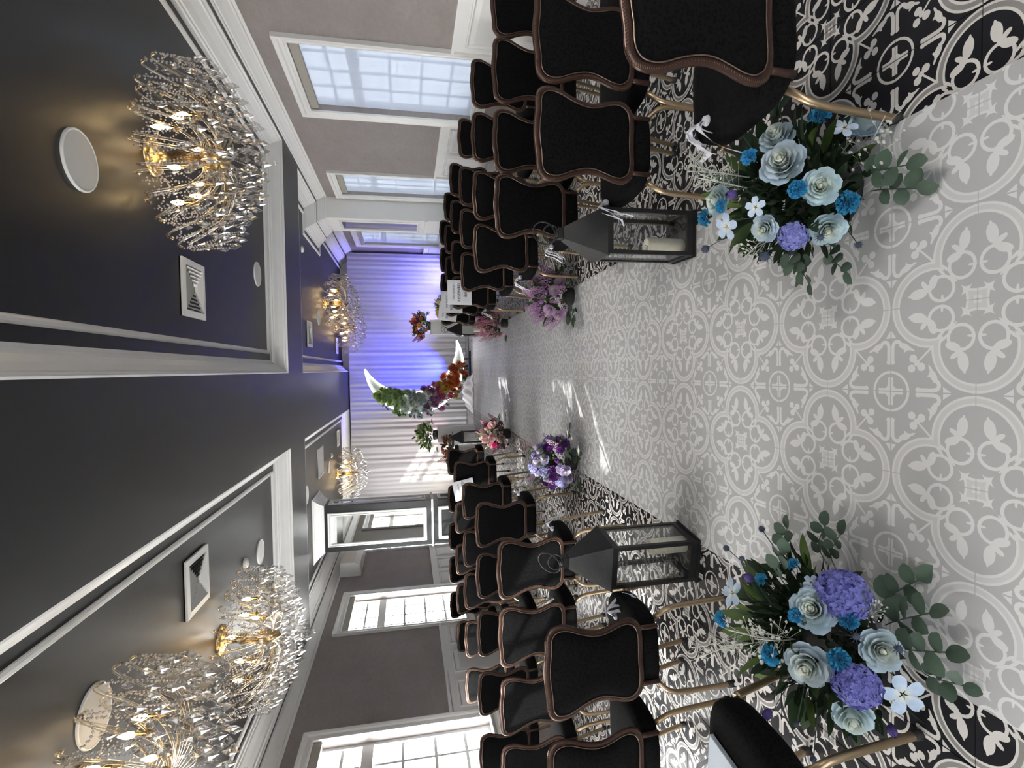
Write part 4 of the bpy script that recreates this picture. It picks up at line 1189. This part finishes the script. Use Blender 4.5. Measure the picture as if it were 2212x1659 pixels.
def sprig_mesh(seed, n=16):
    r = random.Random(seed); mb = MB()
    mb.tube([(0, 0, 0), (.03, .02, .5), (-.02, .05, 1.0)], .010, 4)
    for k in range(n):
        z = r.uniform(.25, 1.0); a = r.uniform(0, 6.28); L = r.uniform(.12, .38)
        e = Vector((cos(a) * L, sin(a) * L, z + r.uniform(0, .15)))
        mb.tube([(0, .03 * z, z - .1), e * .6 + Vector((0, 0, z - .1)) * .4, e], .004, 3)
        s = r.uniform(.018, .032)
        for q in range(4):
            b = q * 1.57 + a
            mb.add([e, e + Vector((cos(b) * s, sin(b) * s, s * .6)), e + Vector((cos(b + .8) * s * 1.2, sin(b + .8) * s * 1.2, s * .8)), e + Vector((cos(b + 1.5) * s, sin(b + 1.5) * s, s * .5))], [(0, 1, 2, 3)])
    mb.uv = [[(1, 1)] * len(f) for f in mb.f]
    return mb
def spike_mesh(seed, n=46):
    """flower spike: small florets around a tapering stem"""
    r = random.Random(seed); mb = MB(); mb.tube([(0, 0, 0), (.02, 0, 1.0)], .012, 4)
    for k in range(n):
        t_ = k / n; z = .25 + .78 * t_; a = k * 2.4; L = .17 * (1 - t_ * .75)
        e = Vector((cos(a) * L, sin(a) * L, z)); s = .085 * (1 - t_ * .6)
        mb.octa(e, s * .55, s)
    mb.uv = [[(1, 1)] * len(f) for f in mb.f]
    return mb
P1, P2, LF = MT['petal'], MT['petal2'], MT['leaf']
FM = {
    'rose': [rose_mesh(s).mesh('rose', P1) for s in (1, 2, 3)],
    'small_rose': [rose_mesh(s, False).mesh('rose', P1) for s in (4, 5)],
    'plain_rose': [rose_mesh(s).mesh('rose', P2) for s in (6, 7)],
    'small_plain': [rose_mesh(s, False).mesh('rose', P2) for s in (8, 9)],
    'carnation': [carnation_mesh(s).mesh('carnation', P2) for s in (1, 2)],
    'hydrangea': [hydrangea_mesh(s).mesh('hydrangea', P2) for s in (1, 2)],
    'delphinium': [open_mesh().mesh('delphinium', P1)],
    'thistle': [thistle_mesh().mesh('thistle', P2)],
    'bud': [bud_mesh().mesh('flower_bud', P2)],
    'filler': [sprig_mesh(s).mesh('filler_sprig', P2) for s in (1, 2)],
    'spike': [spike_mesh(s).mesh('flower_spike', P2) for s in (1, 2)],
    'leaf': [leaf_mesh(.20, .8).mesh('leaf', LF), leaf_mesh(.15, .9).mesh('leaf', LF)],
    'round_leaf': [leaf_mesh(.40, .75, .06).mesh('round_leaf', LF)],
}
NAME = {'small_rose': 'rose', 'plain_rose': 'rose', 'small_plain': 'rose', 'bud': 'flower_bud', 'filler': 'filler_sprig', 'spike': 'flower_spike'}
def aim_rot(nrm, spin):
    q = Vector(nrm).normalized().to_track_quat('Z', 'Y')
    return (q @ Matrix.Rotation(spin, 3, 'Z').to_quaternion()).to_euler()
def leaf_rot(direction, spin):
    q = Vector(direction).normalized().to_track_quat('Y', 'Z')
    return (q @ Matrix.Rotation(spin, 3, 'Y').to_quaternion()).to_euler()
def jit(c, r, a=.12):
    g = r.uniform(1 - a, 1 + a)
    return tuple(max(0, min(1, k * g * r.uniform(.97, 1.03))) for k in c)
def flower(t, kind, p, size, nrm, color, r):
    ms = FM[kind]
    return put(NAME.get(kind, kind), ms[r.randrange(len(ms))], t, p, None, aim_rot(nrm, r.uniform(0, 6.28)), size, jit(color, r))
def core_foliage(t, c, rad, n, r, colors, size=(.05, .10)):
    mb = MB(); base = FM['leaf'][0]
    vs = [v.co.copy() for v in base.vertices]; fs = [tuple(p.vertices) for p in base.polygons]
    for k in range(n):
        d = Vector((r.gauss(0, 1), r.gauss(0, 1), abs(r.gauss(0, 1)) * .9)).normalized()
        s = r.uniform(.35, .88); p = Vector((c[0] + d.x * rad[0] * s, c[1] + d.y * rad[1] * s, max(.01, c[2] + d.z * rad[2] * s)))
        dd = (d + Vector((r.uniform(-.6, .6), r.uniform(-.6, .6), r.uniform(-.3, .5)))).normalized()
        q = dd.to_track_quat('Y', 'Z') @ Matrix.Rotation(r.uniform(0, 6.28), 3, 'Y').to_quaternion(); L = r.uniform(*size)
        pts = [q @ (v * L) + p for v in vs]
        for w in pts: w.z = max(.006, w.z)
        mb.add(pts, fs, [[(1, 1)] * len(f) for f in fs], True)
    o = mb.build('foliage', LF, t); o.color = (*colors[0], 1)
    return tag(o, kind='stuff')
def eucalyptus(t, p, d, L, r, color, nleaf=7):
    d = Vector(d).normalized(); a = Vector(p) - d * L * .5; b = Vector(p) + d * L * .7
    mid = (a + b) / 2 + Vector((0, 0, .03))
    for q in (a, mid, b): q.z = max(.014, q.z)
    st = MB().tube(catmull([a, mid, b], 4), .0018, 4); st.uv = [[(1, 1)] * len(f) for f in st.f]
    s = st.build('eucalyptus_sprig', LF, t); s.color = (*[c * .8 for c in color], 1)
    for k in range(nleaf):
        u_ = .35 + .65 * k / (nleaf - 1)
        q = a.lerp(mid, u_ * 2) if u_ < .5 else mid.lerp(b, u_ * 2 - 1)
        side = 1 if k % 2 else -1
        dd = d * .5 + d.cross(Vector((0, 0, 1))) * side * .8 + Vector((0, 0, r.uniform(0, .5)))
        if k == nleaf - 1: dd = d
        q.z = max(.012, q.z)
        put('leaf', FM['round_leaf'][0], s, q, None, leaf_rot(dd, r.uniform(-.6, .6)), L * r.uniform(.36, .50), jit(color, r, .2))

BLUE, TEAL, PERI, SKY = (.50, .65, .76), (.06, .34, .58), (.20, .21, .56), (.54, .66, .84)
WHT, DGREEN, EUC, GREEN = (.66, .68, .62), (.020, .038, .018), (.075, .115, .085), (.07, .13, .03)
THI, PUR = (.07, .085, .13), (.10, .07, .24)
SPEC = {'rose': ('rose', BLUE), 'carnation': ('carnation', TEAL), 'hydrangea': ('hydrangea', PERI), 'delphinium': ('delphinium', SKY), 'thistle': ('thistle', THI), 'tulip': ('bud', PUR), 'filler': ('filler', WHT)}
def near_bouquet(label, cx, cy, rad, D, seed):
    r = random.Random(seed)
    t = thing('flower_arrangement', label, 'flowers', (cx, cy, 0), 0, 'aisle flower arrangements')
    MB().lathe([(.10, 0), (.13, .01), (.14, .05), (.12, .10), (.001, .11)], 20, cap=False).build('foam_tray', MT['rubber'], t)
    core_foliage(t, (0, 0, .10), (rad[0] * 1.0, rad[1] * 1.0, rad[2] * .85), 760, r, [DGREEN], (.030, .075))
    for k, L in D.items():
        for (x, y, z, s) in L:
            nrm = Vector((x / rad[0], y / rad[1], (z - .14) / rad[2] + .25)).normalized()
            if k == 'euc':
                eucalyptus(t, (x, y, max(.02, z)), Vector((nrm.x, nrm.y, min(.35, nrm.z * .3))), s * 2.3, r, EUC, 6); continue
            kind, col = SPEC[k]
            p = Vector((x, y, z))
            if k == 'rose': s *= 1.05; p -= nrm * s * .35
            if k == 'filler':
                base = p - nrm * s * 1.6; base.z = max(.01, base.z)
                for q in range(2): flower(t, kind, base, s * 3.0, nrm + Vector((r.uniform(-.3, .3), r.uniform(-.3, .3), .1)), col, r)
                continue
            if k == 'thistle':
                p += nrm * .05; s *= 1.25; p.z = max(.03, p.z)
                st = MB().tube([Vector((x * .3, y * .3, z * .6)), p - nrm * s * .3], .0018, 4); st.uv = [[(1, 1)] * len(f) for f in st.f]
                fl = flower(t, kind, p, s, nrm, col, r)
                o = st.build('stem', LF, t); o.color = (.05, .07, .06, 1); continue
            if p.z - s * .5 < .01: p.z = .01 + s * .5
            n2 = (nrm + Vector((0, -.25, .25))) if k in ('rose', 'delphinium') else nrm
            c2 = col
            if k == 'hydrangea' and s < .05: c2 = (.26, .28, .62)
            flower(t, kind, p, s, n2, c2, r)
    for k in range(46):                                   # single leaves poking out between the blooms
        az = r.uniform(0, 6.28); el = r.uniform(-.1, 1.2)
        d = Vector((cos(az) * cos(el), sin(az) * cos(el), sin(el)))
        p = Vector((d.x * rad[0] * .75, d.y * rad[1] * .75, max(.03, .12 + d.z * rad[2] * .72)))
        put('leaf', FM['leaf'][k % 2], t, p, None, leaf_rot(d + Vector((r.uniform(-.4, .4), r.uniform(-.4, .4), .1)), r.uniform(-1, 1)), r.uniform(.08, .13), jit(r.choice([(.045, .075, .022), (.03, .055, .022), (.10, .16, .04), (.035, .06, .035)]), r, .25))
BR = dict(rose=[(0.029, -0.187, 0.355, 0.062), (-0.059, -0.235, 0.262, 0.051), (0.171, -0.175, 0.057, 0.057), (0.125, -0.144, 0.341, 0.049), (-0.032, 0.016, 0.443, 0.046), (-0.151, -0.096, 0.349, 0.041), (-0.172, -0.18, 0.186, 0.049)],
    carnation=[(0.064, -0.112, 0.405, 0.028), (-0.059, -0.208, 0.316, 0.03), (-0.101, -0.239, 0.176, 0.037), (0.168, -0.177, 0.216, 0.035), (-0.056, -0.015, 0.437, 0.024), (-0.049, 0.138, 0.399, 0.033)],
    hydrangea=[(-0.177, -0.135, 0.273, 0.043)], delphinium=[(-0.088, -0.118, 0.39, 0.031), (-0.116, 0.006, 0.407, 0.043), (0.121, -0.227, 0.174, 0.034)],
    thistle=[(-0.177, -0.175, 0.102, 0.017), (-0.165, -0.179, 0.218, 0.017), (-0.192, -0.074, 0.299, 0.027), (-0.128, 0.141, 0.346, 0.025)], tulip=[(-0.035, -0.066, 0.433, 0.025)],
    euc=[(-0.021, -0.261, 0.088, 0.054), (-0.059, -0.241, 0.034, 0.055), (-0.215, -0.088, 0.223, 0.044), (-0.235, -0.046, 0.145, 0.046), (-0.215, -0.103, 0.082, 0.045), (0.174, -0.03, 0.346, 0.045), (0.23, -0.084, 0.253, 0.044)],
    filler=[(0.081, 0.012, 0.427, 0.069), (0.046, -0.259, 0.102, 0.061), (0.007, -0.027, 0.445, 0.06), (-0.197, -0.026, 0.31, 0.046)])
BL = dict(rose=[(0.179, -0.169, 0.295, 0.062), (0.03, -0.208, 0.345, 0.06), (0.108, -0.302, 0.184, 0.054), (-0.094, -0.278, 0.255, 0.052)],
    hydrangea=[(0.218, -0.191, 0.209, 0.071), (0.016, -0.295, 0.261, 0.057)],
    carnation=[(0.168, -0.239, 0.234, 0.029), (0.074, -0.262, 0.287, 0.034), (-0.001, 0.163, 0.37, 0.033), (0.021, -0.112, 0.388, 0.035), (0.15, -0.149, 0.33, 0.025), (0.255, -0.036, 0.249, 0.022), (0.196, 0.009, 0.33, 0.023)],
    delphinium=[(-0.002, -0.332, 0.15, 0.053), (0.112, 0.117, 0.364, 0.048), (0.232, -0.121, 0.255, 0.023)],
    thistle=[(0.254, 0.173, 0.172, 0.02), (0.183, 0.232, 0.259, 0.021), (0.208, 0.074, 0.309, 0.016), (0.115, -0.302, 0.164, 0.018), (0.134, -0.264, 0.24, 0.018), (-0.118, -0.18, 0.333, 0.016), (-0.25, -0.139, 0.25, 0.017), (-0.231, -0.03, 0.318, 0.018)],
    tulip=[(0.181, 0.059, 0.337, 0.023), (-0.119, -0.301, 0.154, 0.021), (-0.23, -0.019, 0.327, 0.024)],
    euc=[(0.268, 0.038, 0.06, 0.047), (0.274, -0.043, 0.088, 0.045), (0.273, 0.032, 0.2, 0.047), (0.194, -0.193, 0.025, 0.063), (0.16, -0.26, 0.073, 0.06), (0.101, -0.301, 0.078, 0.058), (0.033, -0.32, 0.03, 0.045), (0.233, -0.05, 0.283, 0.051)],
    filler=[(0.015, -0.033, 0.403, 0.074), (0.067, -0.128, 0.376, 0.056), (-0.104, 0.164, 0.392, 0.066), (0.18, -0.254, 0.161, 0.033)])
near_bouquet('pale blue rose and teal carnation arrangement on the floor beside the nearest lantern, shaded-window side', .573, 1.589, (.238, .266, .306), BR, 21)
near_bouquet('pale blue rose arrangement with a violet-blue hydrangea on the floor, bare-window side', -.90, 1.519, (.282, .332, .265), BL, 22)

def bouquet(name, label, cx, cy, z0, rad, palette, n, seed, nleaf=16, leafcol=((.05, .08, .03),), group='aisle flower arrangements', core=160, flat=0.0, sprigs=3):
    """palette: list of (kind, colour, size, weight)"""
    r = random.Random(seed)
    t = thing(name, label, 'flowers', (cx, cy, z0), 0, group)
    if core: core_foliage(t, (0, 0, rad[2] * .25), (rad[0] * .95, rad[1] * .95, rad[2] * .8), core, r, [leafcol[0]], (rad[0] * .18, rad[0] * .4))
    MB().lathe([(rad[0] * .30, 0), (rad[0] * .34, .012), (rad[0] * .32, rad[2] * .2), (.001, rad[2] * .22)], 16, cap=False).build('foam_tray', MT['rubber'], t)
    bag = [p for p in palette for _ in range(p[3])]
    for k in range(n):
        t_ = (k + .5) / n; el = math.acos(1 - t_ * .93); az = k * 2.39996 + r.uniform(-.2, .2)
        d = Vector((sin(el) * cos(az), sin(el) * sin(az), cos(el)))
        kind, col, s, _ = bag[r.randrange(len(bag))]
        s *= r.uniform(.85, 1.15)
        p = Vector((d.x * rad[0], d.y * rad[1], d.z * rad[2] * .75 + rad[2] * .25)) * r.uniform(.82, .98)
        if kind == 'spike':
            p *= .78; flower(t, kind, p, s, d + Vector((0, 0, .7)), col, r); continue
        p.z = max(p.z, s * .6)
        flower(t, kind, p, s, d + Vector((0, -.15, .1)), col, r)
    for k in range(nleaf):
        az = r.uniform(0, 6.28); el = r.uniform(-.05, 1.1)
        d = Vector((cos(az) * cos(el), sin(az) * cos(el), sin(el)))
        p = Vector((d.x * rad[0] * .85, d.y * rad[1] * .85, max(.02, d.z * rad[2] * .85)))
        put('leaf', FM['leaf'][k % 2], t, p, None, leaf_rot(d, r.uniform(-1, 1)), rad[0] * r.uniform(.32, .55), jit(r.choice(leafcol), r, .25))
    for k in range(sprigs):
        az = r.uniform(-2.6, -.5); d = Vector((cos(az), sin(az), r.uniform(.05, .5)))
        eucalyptus(t, Vector((d.x * rad[0] * .95, d.y * rad[1] * .95, max(.04, d.z * rad[2]))), d, rad[0] * .75, r, (.06, .09, .065), 6)
    return t
LIL, MAUVE, PLUM, LAV = (.46, .27, .52), (.36, .22, .44), (.12, .035, .20), (.40, .34, .62)
bouquet('flower_arrangement', 'lilac rose and mauve stock arrangement on the floor, shaded-window side', .63, 4.52, 0, (.23, .23, .40),
        [('rose', LIL, .052, 5), ('spike', (.52, .30, .50), .19, 5), ('carnation', PLUM, .035, 2), ('bud', MAUVE, .03, 2)], 42, 31, 26)
bouquet('flower_arrangement', 'purple and lavender rose arrangement on the floor, bare-window side', -.83, 4.50, 0, (.23, .23, .40),
        [('rose', LAV, .052, 5), ('carnation', (.18, .05, .28), .045, 5), ('hydrangea', (.33, .33, .55), .06, 1), ('spike', (.48, .32, .46), .17, 2), ('bud', PLUM, .032, 2)], 44, 32, 26)
PNK, BLSH, HOT, CRM = (.66, .30, .40), (.68, .46, .46), (.62, .045, .22), (.66, .62, .46)
bouquet('flower_arrangement', 'pink astilbe and rose arrangement on the floor, shaded-window side', .66, 7.62, 0, (.20, .20, .46),
        [('spike', PNK, .22, 4), ('plain_rose', BLSH, .055, 4), ('plain_rose', HOT, .05, 1), ('bud', (.5, .2, .3), .03, 2), ('spike', (.62, .42, .38), .19, 2)], 34, 33, 14)
bouquet('flower_arrangement', 'blush peony and hot pink rose arrangement on the floor, bare-window side', -.95, 7.60, 0, (.22, .20, .46),
        [('plain_rose', BLSH, .065, 5), ('spike', PNK, .20, 3), ('plain_rose', HOT, .052, 1), ('small_plain', CRM, .04, 2), ('spike', (.45, .13, .22), .18, 1)], 34, 34, 14)

# ------------------------------------------------------------------ pedestals with flowers
def pedestal(x, y, w, h, label):
    t = thing('white_pedestal', label, 'pedestal', (x, y, 0), 0, 'white display pedestals')
    MB().box(-w / 2, w / 2, -w / 2, w / 2, .03, h - .02).build('body', MT['pedestal'], t)
    MB().box(-w / 2 - .006, w / 2 + .006, -w / 2 - .006, w / 2 + .006, h - .02, h).build('top', MT['pedestal'], t)
    MB().box(-w / 2 + .01, w / 2 - .01, -w / 2 + .01, w / 2 - .01, 0, .03).build('plinth', MT['pedestal'], t)
pedestal(.92, 11.65, .31, .94, 'tall white pedestal under the orange flowers, shaded-window side')
pedestal(1.36, 11.45, .30, .62, 'low white pedestal under the yellow flowers')
pedestal(-1.41, 11.75, .33, .83, 'tall white pedestal under the green and white flowers')
pedestal(-1.78, 11.30, .30, .42, 'low white pedestal under the red and orange flowers')
ORG, RED, YEL = (.72, .26, .03), (.30, .025, .03), (.72, .52, .06)
PG = 'pedestal flower arrangements'
bouquet('pedestal_flowers', 'orange and dark red arrangement on the tall pedestal', .95, 11.62, .94, (.28, .24, .42),
        [('small_plain', ORG, .06, 4), ('spike', RED, .26, 4), ('carnation', (.45, .10, .05), .045, 3), ('bud', RED, .035, 2), ('carnation', (.30, .42, .16), .05, 1)], 30, 41, 16, ((.04, .055, .03),), PG, 90)
bouquet('pedestal_flowers', 'yellow and white arrangement trailing over the low pedestal', 1.34, 11.42, .62, (.26, .20, .24),
        [('small_plain', YEL, .055, 4), ('small_plain', (.72, .70, .64), .05, 3), ('bud', YEL, .03, 1)], 20, 42, 16, ((.06, .10, .04),), PG, 70)
bouquet('pedestal_flowers', 'green and white arrangement on the tall pedestal', -1.42, 11.70, .83, (.30, .24, .50),
        [('small_plain', (.66, .70, .46), .06, 4), ('carnation', (.28, .42, .12), .05, 4), ('bud', (.5, .6, .3), .035, 2), ('filler', (.5, .58, .3), .15, 1)], 34, 43, 30, ((.08, .13, .03), (.05, .09, .03)), PG, 120)
bouquet('pedestal_flowers', 'red, rust and orange arrangement on the low pedestal behind the far lantern', -1.70, 11.24, .42, (.32, .22, .36),
        [('spike', (.45, .13, .05), .24, 4), ('carnation', RED, .045, 3), ('small_plain', (.62, .25, .10), .05, 3), ('bud', (.4, .08, .06), .03, 2)], 28, 44, 18, ((.12, .10, .03), (.07, .05, .03)), PG, 80)

# ------------------------------------------------------------------ crescent moon with LED outline and flowers
MY = 12.30
CO, RO = (.123, 1.279), 1.101
CI, RI = (.588, 1.422), 1.104
dx, dz = CI[0] - CO[0], CI[1] - CO[1]; dd = math.hypot(dx, dz)
aa = (RO ** 2 - RI ** 2 + dd ** 2) / (2 * dd); hh = math.sqrt(RO ** 2 - aa ** 2)
mx_, mz_ = CO[0] + aa * dx / dd, CO[1] + aa * dz / dd
t1 = (mx_ - hh * dz / dd, mz_ + hh * dx / dd); t2 = (mx_ + hh * dz / dd, mz_ - hh * dx / dd)
a1 = math.atan2(t1[1] - CO[1], t1[0] - CO[0]); a2 = math.atan2(t2[1] - CO[1], t2[0] - CO[0])
if a2 < a1: a2 += 2 * PI
b1 = math.atan2(t1[1] - CI[1], t1[0] - CI[0]); b2 = math.atan2(t2[1] - CI[1], t2[0] - CI[0])
if b2 < b1: b2 += 2 * PI
NA = 60
outer = [(CO[0] + RO * cos(a1 + (a2 - a1) * k / NA), CO[1] + RO * sin(a1 + (a2 - a1) * k / NA)) for k in range(NA + 1)]
inner = [(CI[0] + RI * cos(b1 + (b2 - b1) * k / NA), CI[1] + RI * sin(b1 + (b2 - b1) * k / NA)) for k in range(NA + 1)]
moon = thing('crescent_moon', 'large crescent moon with white LED outline and a rainbow band of flowers', 'moon decoration', (CO[0], MY, 0))
ox = CO[0]
v = [(x - ox, -.012, z) for x, z in outer] + [(x - ox, -.012, z) for x, z in inner] + [(x - ox, .012, z) for x, z in outer] + [(x - ox, .012, z) for x, z in inner]
n = NA + 1; f = []
for k in range(NA):
    f += [(k, k + 1, n + k + 1, n + k), (2 * n + k + 1, 2 * n + k, 3 * n + k, 3 * n + k + 1), (k + 1, k, 2 * n + k, 2 * n + k + 1), (n + k, n + k + 1, 3 * n + k + 1, 3 * n + k)]
MB().add(v, f).build('moon_board', MT['acrylic'], moon)
MB().tube([(x - ox, -.028, z) for x, z in outer], .016, 8).build('led_tube', MT['led'], moon)
MB().tube([(x - ox, -.028, z) for x, z in inner], .016, 8).build('led_tube', MT['led'], moon)
MB().box(-.30, .30, -.05, .16, 0, .05).bar((-.12, .06, .05), (-.12, .03, .50), .04, .04).bar((.12, .06, .05), (.12, .03, .30), .04, .04).build('stand', MT['iron'], moon)
r = random.Random(77)
STOPS = [(.0, (.46, .60, .22), 'small_plain'), (.22, (.40, .55, .26), 'small_plain'), (.30, (.52, .64, .64), 'small_rose'), (.44, (.48, .56, .64), 'small_rose'),
         (.50, (.36, .20, .38), 'small_plain'), (.62, (.52, .20, .40), 'small_plain'), (.66, (.66, .12, .34), 'small_plain'), (.71, (.72, .50, .08), 'small_plain'), (.78, (.76, .24, .06), 'small_plain'), (.90, (.66, .16, .06), 'small_plain'), (1.0, (.60, .22, .12), 'small_plain')]
def stop(u_):
    for s0, s1 in zip(STOPS, STOPS[1:]):
        if u_ <= s1[0]:
            return s1 if r.random() < (u_ - s0[0]) / (s1[0] - s0[0]) else s0
    return STOPS[-1]
A0, A1_ = math.radians(126), math.radians(272)
core = MB(); lv = [q.co.copy() for q in FM['leaf'][0].vertices]; lf_ = [tuple(q.vertices) for q in FM['leaf'][0].polygons]
for k in range(270):
    u_ = r.random(); th = A0 + (A1_ - A0) * u_
    d = Vector((cos(th), sin(th)))
    e = d.x * dx + d.y * dz
    si = e + math.sqrt(max(0, RI ** 2 - dd ** 2 + e * e))
    w = r.uniform(-.10, 1.15) if k % 3 else r.uniform(.0, 1.0)
    s_ = si + (RO - si) * w if si < RO else RO
    px, pz = CO[0] + d.x * s_ - ox, max(.05, CO[1] + d.y * s_)
    if k < 225:
        _, col, kind = stop(u_)
        sz = r.uniform(.052, .088)
        if r.random() < .18: col = (.70, .70, .60); sz *= .75
        flower(moon, kind, (px, -.06 - .05 * r.random() - .05 * (1 - abs(w - .5) * 2), pz), sz, (r.uniform(-.4, .4), -1, r.uniform(-.1, .6)), col, r)
    for q in range(3):
        dd_ = Vector((r.uniform(-1, 1), r.uniform(-.8, -.1), r.uniform(-1, 1))).normalized()
        qq = dd_.to_track_quat('Y', 'Z') @ Matrix.Rotation(r.uniform(0, 6), 3, 'Y').to_quaternion()
        core.add([qq @ (c_ * r.uniform(.05, .09)) + Vector((px, -.05, pz)) for c_ in lv], lf_, [[(1, 1)] * len(g) for g in lf_], True)
o = core.build('foliage', LF, moon); o.color = (.035, .055, .025, 1); tag(o, kind='stuff')
for k in range(26):
    u_ = r.random(); th = A0 + (A1_ - A0) * u_; d = Vector((cos(th), sin(th)))
    px, pz = CO[0] + d.x * RO - ox, max(.12, CO[1] + d.y * RO)
    put('leaf', FM['round_leaf'][0], moon, (px, -.05, pz), None, leaf_rot((d.x, -.3, d.y), r.uniform(-1, 1)), r.uniform(.09, .14), jit((.06, .075, .055), r, .3))
# draped cloth hiding the moon's stand, cable on the floor
mb = MB(); v = []; NXc, NYc = 26, 14
for j in range(NYc + 1):
    for i in range(NXc + 1):
        a, b = i / NXc * 2 - 1, j / NYc
        z = .20 * (1 - b) ** 1.3 * (1 - .6 * a * a) + .02 * sin(a * 14 + b * 5) * (1 - b * .6) + .012
        v.append((a * (.36 + .10 * b), .10 - .36 * b + .02 * sin(a * 9), max(.004, z)))
f = [(j * (NXc + 1) + i, j * (NXc + 1) + i + 1, (j + 1) * (NXc + 1) + i + 1, (j + 1) * (NXc + 1) + i) for j in range(NYc) for i in range(NXc)]
tag(mb.add(v, f, smooth=True).build('white_cloth', MT['cloth'], None, (-.55, 12.15, 0)), 'crumpled white cloth at the foot of the moon', 'cloth')
tag(MB().tube(catmull([(1.6, 12.62, .008), (.9, 12.66, .008), (.2, 12.60, .008), (-.4, 12.66, .008), (-1.0, 12.6, .008)], 6), .007, 6).build('power_cable', MT['rubber']), 'black power cable lying across the floor behind the moon', 'cable')
